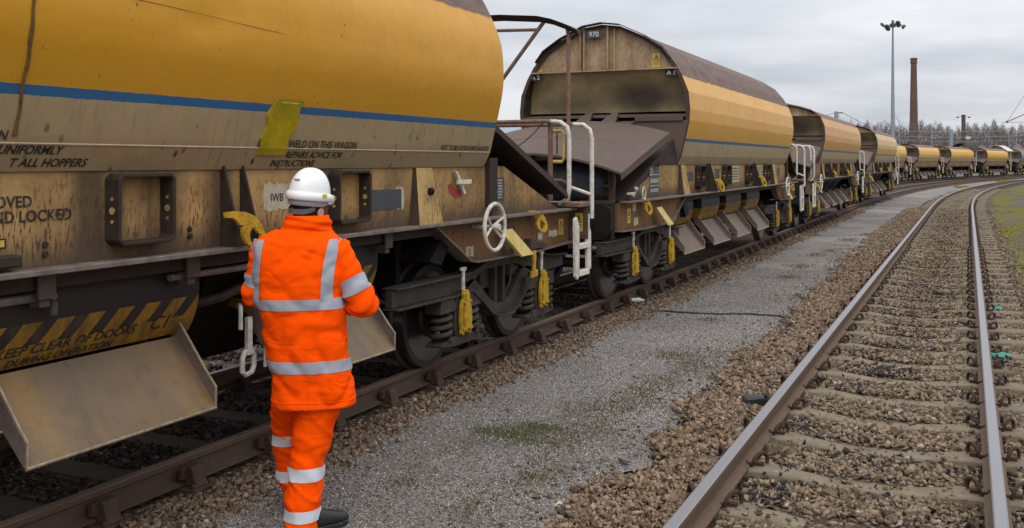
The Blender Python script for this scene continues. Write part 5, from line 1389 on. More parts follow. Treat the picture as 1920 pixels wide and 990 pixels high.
# collar
ctrl = [((XX(572), 0.0, ZZ(437)), X3, Y3, 50 * KX, .098), ((XX(574), .0, ZZ(428)), X3, Y3, 47 * KX, .112), ((XX(577), .005, ZZ(417)), X3, Y3, 45 * KX, .118), ((XX(577), .01, ZZ(408)), X3, Y3, 42 * KX, .115), ((XX(576), .01, ZZ(403)), X3, Y3, 37 * KX, .108), ((XX(576), .01, ZZ(407)), X3, Y3, 33 * KX, .098)]
cr_rows, _ = ringtube(ctrl, 64, 5, lambda p, t: .006 * math.sin(p[2] * 150 + p[0] * 25) * .6 + .008 * mnoise.noise(Vector((p[0] * 14, p[1] * 14, p[2] * 30))), 3, 2.2)
grid_mesh('collar', cr_rows, M['orange'], P0)
# sleeves
def sleeve(sh, el, wr, r0, r1, r2, seed):
    sh, el, wr = Vector(sh), Vector(el), Vector(wr); ctrl = []
    pts = [sh + (sh - el) * .10, sh, sh.lerp(el, .35), sh.lerp(el, .7), el + (el - sh.lerp(wr, .5)) * .06, el.lerp(wr, .35), el.lerp(wr, .7), wr]
    rs = [r0 * .72, r0, r0 * .98, (r0 + r1) / 2, r1, r1 * .98, (r1 + r2) / 2, r2]
    for i, p in enumerate(pts):
        t = (pts[min(i + 1, 7)] - pts[max(i - 1, 0)]).normalized(); u = t.cross(Vector((0, 1, .3))).normalized(); v = t.cross(u).normalized()
        ctrl.append((p, u, v, rs[i], rs[i]))
    return ringtube(ctrl, 48, 8, lambda p, t: .006 * math.sin(t * 9 + p[0] * 30 + p[1] * 20) * (1.3 if 3 < t < 6 else .5) + .008 * mnoise.noise(Vector((p[0] * 16, p[1] * 16, p[2] * 16 + seed))), seed, 2.1)
AR = ((XX(630), -.02, ZZ(466)), (XX(677), -.045, ZZ(565)), (XX(634), .24, ZZ(572)))
AL = ((XX(494), -.01, ZZ(470)), (XX(480), .02, ZZ(548)), (XX(522), .27, ZZ(572)))
for nm, arm, r0, sd_ in (('sleeve', AR, .080, 2), ('sleeve', AL, .064, 6)):
    rr, pp = sleeve(*arm, r0, r0 * .98, r0 * .66, sd_)
    grid_mesh(nm, rr, M['orange'], P0, cap=(True, False))
    pa = np.array(pp)
    sub = [rr[i] for i in range(len(rr)) if 2.55 <= pp[i] <= 3.25]
    grid_mesh('reflective_tape', sub, M['reflect'], P0, lift=.004)
# trousers: right leg nearer the viewer, left leg a step ahead
def leg(pts, seed):
    ctrl = [((XX(x) * sc, yy, z), X3, (0, 1, .05), r_, rv) for x, z, yy, r_, rv, sc in pts]
    return ringtube(ctrl, 64, 10, lambda p, t: .010 * (max(0, .22 - abs(mnoise.noise(Vector((p[0] * 5, p[1] * 5, p[2] * 9 + p[0] * 7 + seed))))) / .22) * (1.0 if t < 6 else .5) + .005 * mnoise.noise(Vector((p[0] * 9, p[1] * 9, p[2] * 8 + seed))), seed, 2.1)
LR = [(566, ZZ(984), -.02, .085, .10, 1), (567, ZZ(965), -.02, .088, .10, 1), (569, ZZ(930), -.02, .092, .10, 1), (574, ZZ(890), -.01, .090, .10, 1), (579, ZZ(850), .0, .094, .105, 1), (587, ZZ(805), .01, .112, .12, 1), (594, ZZ(765), .01, .120, .13, 1), (596, ZZ(720), .01, .125, .14, 1), (594, ZZ(660), .01, .13, .14, 1)]
LL = [(548, ZZ(955), .36, .070, .095, 1.03), (541, ZZ(935), .35, .070, .095, 1.03), (537, ZZ(900), .33, .072, .095, 1.03), (535, ZZ(860), .30, .076, .10, 1.03), (536, ZZ(815), .24, .085, .105, 1.03), (541, ZZ(770), .14, .098, .115, 1.02), (552, ZZ(720), .06, .11, .125, 1), (560, ZZ(660), .03, .12, .13, 1)]
for nm, L, bands, sd_ in (('trouser_leg', LR, ((893, 868), (967, 945)), 1), ('trouser_leg', LL, ((858, 836), (935, 912)), 4)):
    rr, pp = leg(L, sd_)
    grid_mesh(nm, rr, M['orange'], P0)
    for y1, y0 in bands:
        resampled_band('reflective_tape', rr, ZZ(y1) + (.0 if sd_ == 1 else .012), ZZ(y0) + (.0 if sd_ == 1 else .012), M['reflectw'], P0, lift=.004, nrow=4, tilt=lambda x: .0)
# boots
def boot(x, y, z, rz):
    mb = MB(); out = []
    for t, wd, h in ((-.11, .036, .075), (-.09, .045, .12), (-.02, .046, .125), (.05, .047, .095), (.11, .051, .075), (.16, .046, .062), (.195, .026, .045)):
        out.append([(wd * math.copysign(abs(math.cos(a)) ** .7, math.cos(a)), t, max(0.012, h * (.5 + .5 * math.sin(a)))) for a in np.linspace(0, 2 * PI, 21)[:-1]])
    o = grid_mesh('boot', out, M['boot'], P0, cap=(True, True)); o.location = (x, y, z); o.rotation_euler = (0, 0, rz)
    mb = MB(); pl_ = [(.040, -.115), (.05, -.06), (.046, 0), (.055, .10), (.045, .18), (0, .208), (-.045, .18), (-.055, .10), (-.046, 0), (-.05, -.06), (-.040, -.115)]
    mb.prism(pl_, 'z', -.012, .016); s_ = mb.build('boot_sole', M['letter'], o, bevel=.004)
boot(XX(592), -.02, ZZ(990) + .004, R(-58)); boot(XX(548) * 1.03, .41, .012, R(-8))
# helmet
HX, HY, HZ = XX(580), .02, ZZ(367)
head_rot = R(-38)
he = thing('helmet', '', ''); del he['label']; del he['category']
he.scale = (.86, .86, .92); he.parent = P0; he.location = (HX, HY, HZ); he.rotation_euler = (R(-4), R(4), head_rot)
def dome(a0, a1, n, m, rx, ry, rz, lift=0.0):
    rows = []
    for i in range(n + 1):
        el = a0 + (a1 - a0) * i / n; row = []
        for k in range(m):
            an = 2 * PI * k / m; c_ = math.cos(el) ** .86
            rb = 1 + .035 * math.exp(-((abs(math.sin(an * 1 - PI / 2)) - 1) / .06) ** 2) * 0
            row.append(((rx + lift) * c_ * math.cos(an), (ry + lift) * c_ * math.sin(an), (rz + lift) * math.sin(el)))
        rows.append(row)
    return rows
rws = dome(0, R(88), 14, 56, .119, .150, .168)
sh_ = grid_mesh('helmet_shell', rws, M['helmet'], he, cap=(False, True))
rim = []
for z, g_ in ((.022, .0), (.020, .010), (-.004, .014), (-.024, .012), (-.028, .004)):
    row = []
    for k in range(56):
        an = 2 * PI * k / 56; br = .055 * max(0, math.sin(an)) ** 3
        row.append(((.119 + g_) * math.cos(an), (.150 + g_ + br) * math.sin(an), z - .018 * max(0, math.sin(an)) ** 3 - .3 * br * 0))
    rim.append(row)
grid_mesh('helmet_brim', rim, M['helmet'], he)
bd = []
for z, s_ in ((-.024, 1.0), (-.048, .985), (-.060, .93)):
    bd.append([(.118 * s_ * math.cos(2 * PI * k / 48), .147 * s_ * math.sin(2 * PI * k / 48), z + .05 * max(0, math.sin(2 * PI * k / 48)) ** 2) for k in range(48)])
grid_mesh('headband', bd, M['headband'], he)
nb = [[(.098 * math.cos(a), -.01 + .135 * math.sin(a), z + .055 * (1 + math.sin(a)) ** 2) for a in np.linspace(R(195), R(345), 24)] for z in (-.082, -.112)]
grid_mesh('nape_strap', nb, M['rubberband'], he, closed=False)
MB().box(-.020, .020, -.139, -.128, .088, .095).build('helmet_vent', M['headband'], he)
mb = MB(); mb.box(.118, .137, -.030, .010, -.004, .020); mb.build('helmet_tag', M['tagc'], he, bevel=.003)
mb = MB(); mb.tube([(.093, -.02, -.062), (.102, .04, -.055), (.094, .12, -.050), (.05, .145, -.055)], .006, 6); mb.build('safety_glasses', M['letter'], he)
# body under the clothes: one skinned figure with head and hands
def person_body():
    V, E, Rd = [], [], []
    def add(p, r_, parent=None):
        V.append(tuple(p)); Rd.append(r_ if isinstance(r_, tuple) else (r_, r_))
        if parent is not None: E.append((parent, len(V) - 1))
        return len(V) - 1
    pel = add((XX(582), .01, ZZ(715)), (.13, .10)); sp = add((XX(570), .0, ZZ(600)), (.13, .10), pel); ch = add((XX(562), -.01, ZZ(500)), (.15, .11), sp)
    nk0 = add((XX(570), .0, ZZ(440)), (.07, .07), ch); nk = add((XX(576), .005, ZZ(412)), .055, nk0)
    h1 = add((XX(578), .02, ZZ(395)), (.062, .070), nk); h2 = add((HX, HY, ZZ(378)), (.075, .090), h1); h3 = add((HX, HY, ZZ(355)), (.080, .098), h2); add((HX, HY, ZZ(338)), (.055, .07), h3)
    for arm, sg in ((AR, 1), (AL, -1)):
        s_, e_, w_ = [Vector(p) for p in arm]
        a = add(s_, .055, ch); b = add(s_.lerp(e_, .55), .046, a); c = add(e_, .042, b); d = add(e_.lerp(w_, .5), .038, c); e = add(w_, .028, d)
        dr = (w_ - e_).normalized(); lat = dr.cross(Vector((0, 0, 1))).normalized() * sg; up = Vector((0, 0, 1))
        p1 = add(w_ + dr * .055, (.034, .022), e)
        for i, (o_, ln) in enumerate(((-.028, .072), (-.010, .080), (.010, .076), (.027, .060))):
            k0 = add(w_ + dr * .092 + up * o_ * 1.0, .0105, p1); k1 = add(w_ + dr * (.092 + ln * .5) + up * o_ * 1.1 - lat * .014, .0095, k0); add(w_ + dr * (.092 + ln * .72) + up * o_ * 1.1 - lat * .045, .008, k1)
        t0 = add(w_ + dr * .045 + up * .036 - lat * .012, .012, p1); t1 = add(w_ + dr * .075 + up * .052 - lat * .03, .0105, t0); add(w_ + dr * .105 + up * .048 - lat * .045, .009, t1)
    for L in (LR, LL):
        prev = pel
        for x, z, yy, r_, rv, sc in L[::-1][2::2] + [L[0]]: prev = add((XX(x) * sc, yy, z), r_ * .62, prev)
        add((XX(L[0][0]) * L[0][5] + .03, L[0][2] + .06, max(.05, L[0][1] - .04)), .035, prev)
    me = bpy.data.meshes.new('body'); me.from_pydata(V, E, [])
    o = link('body', me); sk = o.modifiers.new('skin', 'SKIN'); sk.use_smooth_shade = True
    for i, r_ in enumerate(Rd): me.skin_vertices[0].data[i].radius = r_
    me.skin_vertices[0].data[0].use_root = True
    ss = o.modifiers.new('sub', 'SUBSURF'); ss.levels = ss.render_levels = 2
    bpy.context.view_layer.update(); dg = bpy.context.evaluated_depsgraph_get()
    m2 = bpy.data.meshes.new_from_object(o.evaluated_get(dg)); bpy.data.objects.remove(o)
    m2.materials.clear(); m2.materials.append(M['skin']); m2.name = 'body'
    return link('body', m2, P0)
person_body()
hr_ = [[((.086 + .004) * c_ * math.cos(a), (.105 + .004) * c_ * math.sin(a) - .004, z) for a in np.linspace(R(175), R(365), 26)] for z, c_ in ((-.150, .60), (-.135, .78), (-.105, .95), (-.07, 1.0), (-.03, 1.0), (.02, .98))]
grid_mesh('hair', hr_, M['hair'], he, closed=False)
for sg in (1,):
    er = MB(); er.lathe([(-.006, .012), (0, .026), (.010, .030), (.014, .020), (.012, .008)], 'x', (.090, .010, -.095), 14); e_ = er.build('ear', M['skin'], he, smooth='full')

# ================================================================== BACKGROUND
M['mast'] = flat('galvanised mast steel', (0.25, 0.28, 0.32), 0.6, 0.2, .15)
M['brick'] = None
def brick_mat():
    q = NM('chimney brick', 0.9, 0, 0.2)
    b = q.n('ShaderNodeTexBrick'); q.put(b.inputs['Vector'], q.map((1, 1, 1), rot=(R(90), 0, 0))); b.inputs['Scale'].default_value = 1.2
    b.inputs['Color1'].default_value = (0.150, 0.074, 0.055, 1); b.inputs['Color2'].default_value = (0.115, 0.062, 0.050, 1); b.inputs['Mortar'].default_value = (0.16, 0.12, 0.10, 1)
    n = q.noise(.25, 5, .6); q.col(q.mix(q.ramp(n, [(.4, 0.), (.7, .7)]), b.outputs[0], (0.09, 0.055, 0.048))); return q.m
M['brick'] = brick_mat()
M['polewood'] = flat('dark concrete post', (0.085, 0.075, 0.068), 0.9)
M['bark'] = flat('grey brown bark', (0.085, 0.070, 0.062), 0.95)
M['twig'] = flat('bare twigs', (0.150, 0.118, 0.112), 0.95); M['twig2'] = flat('bare reddish twigs', (0.155, 0.105, 0.098), 0.95)
M['scrub'] = flat('leafless scrub', (0.120, 0.096, 0.089), 0.95, 0, .3, .2)
M['shed'] = None
def shed_mat():
    q = NM('corrugated blue grey sheet', 0.6, 0, 0.3); x, y, z = q.xyz()
    n = q.noise(.8, 4, .6, q.map((.3, .3, 1))); c = q.mix(n, (0.36, 0.42, 0.43), (0.27, 0.33, 0.35))
    q.col(c); q.bump(q.math('SINE', q.math('MULTIPLY', y, 28.0)), 0.5, .03); return q.m
M['shed'] = shed_mat()

# floodlight mast
mx_, my_, _ = at_depth(1674, 303, 160)
ms = thing('floodlight_mast', 'tall slender grey floodlight mast with lamps at its top, left of the brick chimney', 'floodlight mast', (mx_, my_, -.3))
HT = CAM_Z + (303 - 44) / F_PX * 160
MB().tube([(0, 0, 0), (0, 0, 8), (0, 0, HT)], [.40, .33, .13], 10).build('pole', M['mast'], ms, smooth=True)
mb = MB(); mb.lathe([(-.3, .45), (.25, .45), (.4, .2), (.8, .2)], 'z', (0, 0, HT), 12)
for k in range(6):
    a = 2 * PI * k / 6; mb.tube([(0, 0, HT), (1.5 * math.cos(a), 1.5 * math.sin(a), HT - .1)], .05, 5)
mb.build('lamp_ring', M['polewood'], ms)
for k in range(6):
    a = 2 * PI * k / 6; c, s_ = math.cos(a), math.sin(a)
    mb = MB(); mb.lathe([(-.30, .12), (-.25, .30), (.10, .42), (.14, .40)], 'x', (0, 0, 0), 10); o = mb.build('floodlight', M['polewood'], ms)
    o.location = (1.65 * c, 1.65 * s_, HT + (.15 if k % 2 else -.35)); o.rotation_euler = (0, R(40), a)
# brick chimney
cx_, cy_, _ = at_depth(1713.3, 303, 360)
cz_ = CAM_Z + (303 - 108) / F_PX * 360
ch = thing('brick_chimney', 'tall tapering red brick factory chimney rising above the bare trees', 'chimney', (cx_, cy_, -.3))
MB().lathe([(0, 1.72), (cz_ * .5, 1.36), (cz_ - 1.9, 1.02)], 'z', (0, 0, 0), 28).build('stack', M['brick'], ch, smooth=True)
MB().lathe([(cz_ - 1.9, 1.03), (cz_ - 1.7, 1.22), (cz_ - 1.3, 1.22), (cz_ - 1.2, 1.12), (cz_ - .4, 1.16), (cz_ - .3, 1.28), (cz_ + .1, 1.25)], 'z', (0, 0, 0), 28).build('crown', M['brick'], ch)
MB().tube([(0, 0, cz_), (0, 0, cz_ + .8)], .05, 5).build('lightning_rod', M['mast'], ch)

# bare trees
def bare_tree(seed, h, spread):
    r_ = random.Random(seed); tr_ = MB(); tw = MB()
    def grow(p, d, L, r, lv):
        q = p + d * L + Vector((r_.uniform(-1, 1), r_.uniform(-1, 1), 0)) * L * .07
        (tr_ if lv < 2 else tw).tube([p, q], [r, r * .68], 5 if lv < 1 else 3, cap=False)
        if lv >= 5 or L < .28: return
        nb_ = 2 if lv < 1 else r_.choice((2, 3, 3))
        if lv >= 3: nb_ = 3
        for i in range(nb_):
            az = r_.uniform(0, 2 * PI); tl = r_.uniform(.25, .62) * spread
            u = d.orthogonal().normalized(); v = d.cross(u)
            nd = (d * math.cos(tl) + (u * math.cos(az) + v * math.sin(az)) * math.sin(tl) + Vector((0, 0, .14))).normalized()
            t = r_.uniform(.55, 1.0) if i else 1.0
            grow(p.lerp(q, t), nd, L * r_.uniform(.60, .80), max(.014, r * .62), lv + 1)
    grow(Vector((0, 0, 0)), Vector((r_.uniform(-.06, .06), r_.uniform(-.06, .06), 1)).normalized(), h * .30, h * .011, 0)
    return tr_, tw
protos = []
for i, (h, sp) in enumerate(((15, 1.15), (13, 1.05), (16, .95), (12, 1.3), (14, 1.1))):
    protos.append(bare_tree(40 + i, h, sp))
pm = []
def tree_obj(i, loc, rz, sc):
    t = thing('bare_tree', 'leafless winter tree in the line of trees on the skyline behind the wagons', 'tree', loc, rz, 'leafless trees on the skyline')
    if len(pm) <= i:
        a = protos[i][0].build('trunk', M['bark'], t); b = protos[i][1].build('crown', M['twig'] if i % 2 else M['twig2'], t); pm.append((a.data, b.data))
    else:
        link('trunk', pm[i][0], t); link('crown', pm[i][1], t)
    t.scale = (sc, sc, sc); return t
rt = random.Random(5)
for i in range(46):
    px = 1560 + i * 8.6 + rt.uniform(-4, 4); d = rt.uniform(235, 330)
    top = (222 if px < 1735 else 234) + 6 * math.sin(px * .05 + 1) + rt.uniform(-7, 9)
    x, y, z = at_depth(px, top, d); k = i % 5 if i < 5 else rt.randrange(5)
    hh = (15, 13, 16, 12, 14)[k]; tree_obj(k, (x, y, -.3), rt.uniform(0, 6), (z + .3) / hh * 1.12)
# dense leafless wood as one mass behind and below the single trees
n = 110000; d = rng.uniform(285, 420, n); px = rng.uniform(1520, 1990, n)
xx = (px - 960) / F_PX * d; X = xx * CY - d * SY; Y = xx * SY + d * CY
hm = (303 - (236 + 5 * np.sin(px * .05) + 5 * np.sin(px * .13 + 1) + 6 * np.sin(px * .37))) / F_PX * d + 1.5
Z = rng.beta(1.1, 1.5, n) * hm
L = rng.uniform(.5, 1.5, n); an = rng.normal(0, 1.1, n); az = rng.uniform(0, 2 * PI, n); wd = rng.uniform(.02, .07, n)
dx, dy, dz = np.sin(an) * np.cos(az) * L, np.sin(an) * np.sin(az) * L, np.cos(an) * L
V = np.stack([np.stack([X - wd * CY, Y - wd * SY, Z], 1), np.stack([X + wd * CY, Y + wd * SY, Z], 1), np.stack([X + dx, Y + dy, Z + dz], 1)], 1).reshape(-1, 3)
me = bulk('woods', V, [np.arange(3 * n, dtype=np.int32).reshape(-1, 3)], M['scrub']); o = link('woods', me); o['kind'] = 'stuff'
# hedge bank closing the foot of the wood
mb = MB(); vs = []; P = list(range(1480, 2041, 8))
for p in P:
    for d_, zz in ((255, -.3), (262, 2.0 + 1.2 * mnoise.noise(Vector((p * .05, 1, 0)))), (275, 5.6 + 2.2 * mnoise.noise(Vector((p * .06, 5, 0)))), (300, 4.0)):
        x, y, _ = at_depth(p, 303, d_); vs.append((x, y, zz))
fs = [(i * 4 + k, i * 4 + k + 1, (i + 1) * 4 + k + 1, (i + 1) * 4 + k) for i in range(len(P) - 1) for k in range(3)]
mb.add(vs, fs); o = mb.build('hill', M['scrub'], smooth='full'); o['kind'] = 'structure'

# overhead line posts and wires
def ohl_post(px, top, d, r_, mat, label, wires=None, name='overhead_line_post'):
    x, y, zt = at_depth(px, top, d)
    t = thing(name, label, 'overhead line post', (x, y, -.3), YAW)
    if r_ > .15: MB().box(-r_, r_, -r_, r_, 0, zt + .3).build('post', mat, t)
    else: MB().tube([(0, 0, 0), (0, 0, zt + .3)], r_, 8).build('post', mat, t)
    return t, zt + .3
k_ = lambda d: d / F_PX
t, zt = ohl_post(1806.5, 215, 205, .30, M['polewood'], 'dark square overhead line post standing above the second string of wagons')
for sg in (-1, 1):
    mb = MB(); mb.tube([(0, 0, zt - .15), (sg * .9, 0, zt - .45)], .03, 5); mb.lathe([(0, .05), (.05, .13), (.5, .13), (.55, .05)], 'x', (sg * .9 - (.0 if sg > 0 else .55), 0, zt - .55), 8)
    mb.build('insulator_arm', M['polewood'], t)
mb = MB(); mb.tube([(-.9, 0, zt - .5), (-2.2, 0, zt - 1.05)], .025, 4); mb.tube([(0, 0, zt - 5.7), (-2.2, 0, zt - 4.9)], .04, 4); mb.build('stay_wire', M['polewood'], t)
t, zt = ohl_post(1568, 209, 130, .21, M['mast'], 'short grey overhead line post just showing above the roof of the third wagon')
mb = MB(); mb.lathe([(0, .03), (.04, .08), (.6, .08), (.64, .03)], 'x', (.28, 0, zt - .18), 7)
mb.build('insulator', M['polewood'], t)
mb = MB(); mb.tube([(.9, 0, zt - .2), (3.9, 0, zt - 1.75)], .03, 4); mb.tube([(-.3, 0, zt - .2), (-2.0, 0, zt - .75)], .03, 4); mb.build('stay_wire', M['polewood'], t)
for px, top, d, r_, lb in ((1747, 238, 215, .12, 'thin pale grey pole right of the brick chimney, in front of the bare trees'), (1783.5, 243, 190, .26, 'stout pale blue grey steel mast left of the dark overhead line post'), (1892, 252, 215, .10, 'thin pale pole beside the hanging wire bracket at the right edge'), (1906, 258, 200, .09, 'thin grey pole nearest the right edge, behind the blue wagon'), (1686, 250, 215, .09, 'thin grey pole between the floodlight mast and the brick chimney')):
    ohl_post(px, top, d, r_, M['mast'], lb)
x, y, z = at_depth(1815, 258, 190)
t = thing('signal_box_sign', 'small pale rectangular sign on a thin post, right of the dark overhead line post', 'sign', (x, y, -.3), YAW)
MB().box(-.42, .42, -.04, .04, z + .05, z + .52).build('panel', M['white'], t); MB().tube([(0, 0.06, 0), (0, .06, z + .4)], .05, 6).build('post', M['mast'], t)
# overhead wires
for i, (za, lb) in enumerate(((246, 'topmost of the faint horizontal overhead wires in front of the bare trees'), (255, 'middle one of the faint horizontal overhead wires in front of the bare trees'), (263, 'lowest of the faint horizontal overhead wires in front of the bare trees'))):
    pts = [at_depth(px, za + (3 if i else 1) * math.sin((px - 1680) / 240 * PI) - (px - 1690) * .004, 200) for px in range(1678, 2000, 20)]
    mb = MB(); mb.tube(pts, .035, 4); tag(mb.build('overhead_wire', M['mast']), lb, 'overhead wire', 'overhead wires before the trees')
d_ = 120
t = thing('wire_bracket', 'dark sloping wire bracket entering from the right edge above the blue wagon', 'wire bracket', at_depth(1888, 228.5, d_))
o0 = Vector(t.location)
mb = MB(); mb.tube([Vector(at_depth(1888, 228.5, d_)) - o0, Vector(at_depth(1925, 212.5, d_)) - o0, Vector(at_depth(1985, 190, d_)) - o0], .055, 6); mb.build('arm', M['polewood'], t)
mb = MB(); mb.tube([Vector(at_depth(1878, 229.5, d_)) - o0, Vector(at_depth(1985, 228.5, d_)) - o0], .028, 5); mb.build('steady_rod', M['mast'], t)
mb = MB(); mb.ball((0, 0, 0), .14, 8); mb.build('clamp', M['polewood'], t)
mb = MB(); mb.tube([at_depth(1888, 228.5, d_), at_depth(1905, 203, 112), at_depth(1925, 172, 104), at_depth(1990, 70, 80)], .022, 5)
tag(mb.build('contact_wire', M['mast']), 'thin overhead wire climbing steeply out of the right edge of the view', 'overhead wire')

# warehouse seen through the gap between the first two wagons
x, y, _ = at_depth(950, 303, 80)
t = thing('warehouse', 'pale blue grey corrugated warehouse glimpsed through the gap between the first two wagons', 'warehouse', (x, y, -.3))
MB().prism([(-14, 0), (0, 0), (0, 3.7), (-7, 5.6), (-14, 3.7)], 'y', -16, 30).build('wall', M['shed'], t)
mb = MB()
for sg, a, b in ((1, 0.3, -7), (-1, -14.3, -7)): mb.hexa([(a, -16.4, 3.62), (a, 30.4, 3.62), (b, 30.4, 5.66), (b, -16.4, 5.66), (a, -16.4, 3.74), (a, 30.4, 3.74), (b, 30.4, 5.78), (b, -16.4, 5.78)])
mb.build('roof', M['mast'], t)
for yy in (-6, 4, 14): MB().box(.005, .06, yy, yy + 3.6, 0, 3.0).build('door', M['polewood'], t)

# ================================================================== SMALL THINGS ON THE GROUND
def gp(px, py, z=-.185): x, y = unp(px, py, z); return Vector((x, y, z))
M['rubber'] = flat('black rubber', (0.020, 0.020, 0.021), 0.55); M['net'] = flat('teal plastic netting', (0.05, 0.26, 0.20), 0.5, 0, .5, 60)
M['clear'] = flat('crumpled pale plastic', (0.55, 0.62, 0.62), 0.35)
M['redclay'] = flat('red brick fragment', (0.22, 0.085, 0.06), 0.9); M['bluestone'] = flat('blue grey stone', (0.15, 0.17, 0.19), 0.8, 0, .5, 30)
pts = [gp(px, py, -.178) for px, py in ((1214, 583), (1245, 583), (1300, 587), (1345, 588.5), (1400, 588), (1425, 590), (1460, 592), (1490, 600), (1536, 609))]
pp_ = []
for a, b in zip(pts, pts[1:]):
    for k in range(4): pp_.append(a.lerp(b, k / 4) + Vector((0, .012 * math.sin(k * 1.9 + a.x * 3), 0)))
mb = MB(); mb.tube(pp_ + [pts[-1]], .014, 6); tag(mb.build('cable', M['rubber'], smooth=True), 'thin black cable lying across the grey gravel path', 'cable')
def rockthing(name, label, cat, p, s, mat, seed, flat_=.7):
    v, f = RV[seed % len(RV)]; mb = MB(); mb.add([(a * s[0], b * s[1], c * s[2]) for a, b, c in v.tolist()], [tuple(q) for q in f.tolist()])
    o = mb.build(name, mat); o.location = p + Vector((0, 0, s[2] * .45)); o.rotation_euler = (.2, .1, seed * 1.3); return tag(o, label, cat)
rockthing('stone', 'blue grey stone at the edge of the gravel path among the tan stones', 'stone', gp(1172, 870), (.062, .045, .045), M['bluestone'], 2)
rockthing('stone', 'rounded brown stone alone on the gravel path right of the green moss patch', 'stone', gp(1172, 806), (.05, .035, .032), M['stone_r'], 5)
rockthing('stone', 'flat tan stone on the open gravel at the bottom of the path', 'stone', gp(1007, 934), (.045, .035, .02), M['stone_r'], 7)
rockthing('stone', 'pale pinkish stone on the gravel near the bottom of the view', 'stone', gp(1047, 950), (.042, .036, .026), M['palepatch'], 9)
rockthing('brick_fragment', 'small red brick fragment lying on the gravel path', 'brick', gp(1236, 748), (.06, .025, .018), M['redclay'], 3)
# rubber block beside the right track
p = gp(1402, 762, -.17)
mb = MB(); mb.prism([(-.13, 0), (.16, 0), (.17, .035), (.02, .085), (-.10, .075)], 'y', -.07, .07); o = mb.build('rubber_block', M['rubber'], bevel=.012); o.location = p + Vector((.06, .05, 0)); o.rotation_euler = (0, 0, R(28)); tag(o, 'black rubber block lying on the tan stones left of the bright rail', 'rubber block')
p = gp(1193, 563, -.15)
mb = MB(); mb.tube([(-.11, 0, 0), (-.09, 0, 0), (.05, 0, .004), (.085, 0, .0), (.12, 0, -.005)], [.030, .036, .034, .018, .014], 10); o = mb.build('plastic_bottle', M['clear'], smooth=True); o.location = p; o.rotation_euler = (0, 0, R(40)); tag(o, 'crushed pale plastic bottle beside the rusty rail below the step ladder', 'bottle')
def scrap(p, s, seed, label):
    r_ = random.Random(seed); mb = MB(); n = 9; vs = []
    for i in range(n):
        for k in range(n):
            u, v = (i / 8 - .5), (k / 8 - .5); vs.append((u * s + .02 * mnoise.noise(Vector((u * 8, v * 8, seed))), v * s * .6 + .02 * mnoise.noise(Vector((u * 8, v * 8, seed + 3))), .02 + .045 * mnoise.noise(Vector((u * 6, v * 6, seed + 7))) - .1 * (u * u + v * v)))
    fs = [(i * n + k, i * n + k + 1, (i + 1) * n + k + 1, (i + 1) * n + k) for i in range(n - 1) for k in range(n - 1) if r_.random() > .12 and (i - 3.5) ** 2 + (k - 3.5) ** 2 < 17]
    mb.add(vs, fs); o = mb.build('net_scrap', M['net'], smooth='full'); o.location = p; tag(o, label, 'netting scrap')
scrap(gp(1866, 578, -.15), .20, 3, 'darker far scrap of teal netting beside the right rail'); scrap(gp(1872, 666, -.15), .24, 6, 'nearer pale scrap of teal netting on the stones right of the track')

# grass, moss and weeds
M['grass'] = None
def grass_mat(name, c1, c2):
    q = NM(name, 0.8, 0, 0.2); ge = q.n('ShaderNodeNewGeometry'); q.col(q.mix(ge.outputs['Random Per Island'], c1, c2)); return q.m
M['grass'] = grass_mat('short green grass', (0.060, 0.078, 0.018), (0.125, 0.115, 0.045)); M['dry'] = grass_mat('dry weeds', (0.17, 0.125, 0.06), (0.075, 0.075, 0.028))
M['mossy'] = grass_mat('yellow green moss', (0.30, 0.245, 0.006), (0.115, 0.110, 0.010))
def blades(name, X, Y, Z, h, wd, mat, lean=.6):
    n = len(X); az = rng.uniform(0, 2 * PI, n); a2 = rng.uniform(0, 2 * PI, n); h = h * rng.uniform(.5, 1.2, n); le = rng.uniform(0, lean, n)
    ux, uy = np.cos(az) * wd, np.sin(az) * wd; tx, ty = np.cos(a2) * np.sin(le) * h, np.sin(a2) * np.sin(le) * h
    V = np.stack([np.stack([X - ux, Y - uy, Z], 1), np.stack([X + ux, Y + uy, Z], 1), np.stack([X + tx * .5 + ux * .6, Y + ty * .5 + uy * .6, Z + h * .6], 1), np.stack([X + tx, Y + ty, Z + h * np.cos(le)], 1)], 1).reshape(-1, 3)
    i = np.arange(n, dtype=np.int32)[:, None] * 4
    F = np.concatenate([i + np.array([[0, 1, 2]]), i + np.array([[0, 2, 3]])]).astype(np.int32)
    o = link(name, bulk(name, V, [F], mat)); o['kind'] = 'stuff'; return o
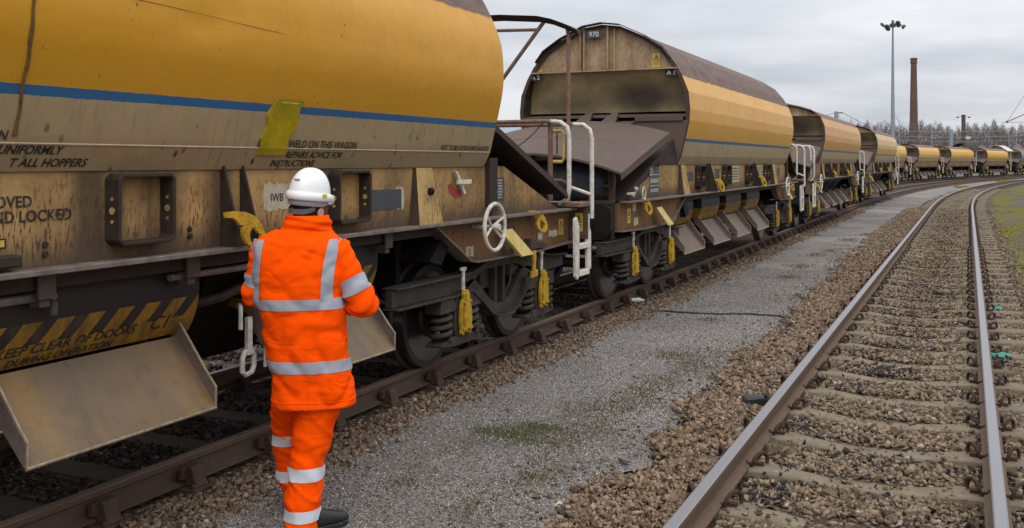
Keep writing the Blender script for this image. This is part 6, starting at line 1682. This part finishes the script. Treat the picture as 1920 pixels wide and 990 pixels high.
def clump(pts, n, sx_, sy_):
    X, Y = [], []
    for (px, py, k) in pts:
        c = gp(px, py); m = int(n * k); X.append(c.x + rng.normal(0, sx_ * k ** .5, m)); Y.append(c.y + rng.normal(0, sy_ * k ** .5, m))
    return np.concatenate(X), np.concatenate(Y)
X, Y = clump([(955, 815, 1), (985, 806, .7), (1010, 800, .35), (920, 808, .25), (1003, 797, .15), (1040, 806, .3), (985, 826, .3)], 720, .17, .13)
blades('grass', X, Y, np.full(len(X), -.19), .022, .003, M['grass'], 1.3)
X, Y = clump([(897, 941, .15), (1000, 862, .08), (1590, 450, .8), (1500, 500, .5), (1530, 478, .5), (1625, 440, .5), (1560, 505, .3), (1435, 480, .2)], 420, .16, .4)
blades('grass', X, Y, np.full(len(X), -.19), .035, .005, M['grass'], 1.2)
X, Y = clump([(1090, 770, .8), (1120, 800, .7), (1060, 830, .8), (1175, 760, .9), (1205, 735, .9), (1245, 715, .8), (1290, 670, .9), (1300, 690, .8), (1020, 890, .5), (980, 900, .3), (1330, 600, .5), (1250, 665, .5), (1480, 520, .6), (1560, 470, .6), (900, 960, .4), (760, 905, .3), (1520, 560, .3)], 420, .14, .22)
blades('weeds', X, Y, np.full(len(X), -.19), .030, .003, M['dry'], 1.3)
s, o_, X, Y = region(40000, 17, 120, 6.0, 14, 1.4)
msk = np.array([mnoise.noise(Vector((a * .5, b * .22, 2))) for a, b in zip(X, Y)]) > .02; msk &= (o_ > 6.1)
X, Y = X[msk], Y[msk]; blades('grass', X, Y, -.195 + .0 * X, .035, .016, M['mossy'], 1.2)
s, o_, X, Y = region(9000, 70, 130, 1.6, 2.8, 1.0); msk = np.array([mnoise.noise(Vector((a * .4, b * .1, 9))) for a, b in zip(X, Y)]) > .1
blades('grass', X[msk], Y[msk], np.full(msk.sum(), -.19), .08, .02, M['mossy'], 1.0)
# dry stalks between the sleepers
X, Y = clump([(1460, 845, .5), (1445, 850, .4), (1830, 850, .3), (1905, 700, .5), (1900, 660, .4), (1590, 930, .2), (1560, 690, .3)], 120, .07, .05)
blades('weeds', X, Y, np.full(len(X), -.19), .09, .0022, grass_mat('straw stalks', (0.30, 0.24, 0.15), (0.16, 0.12, 0.075)), 1.3)
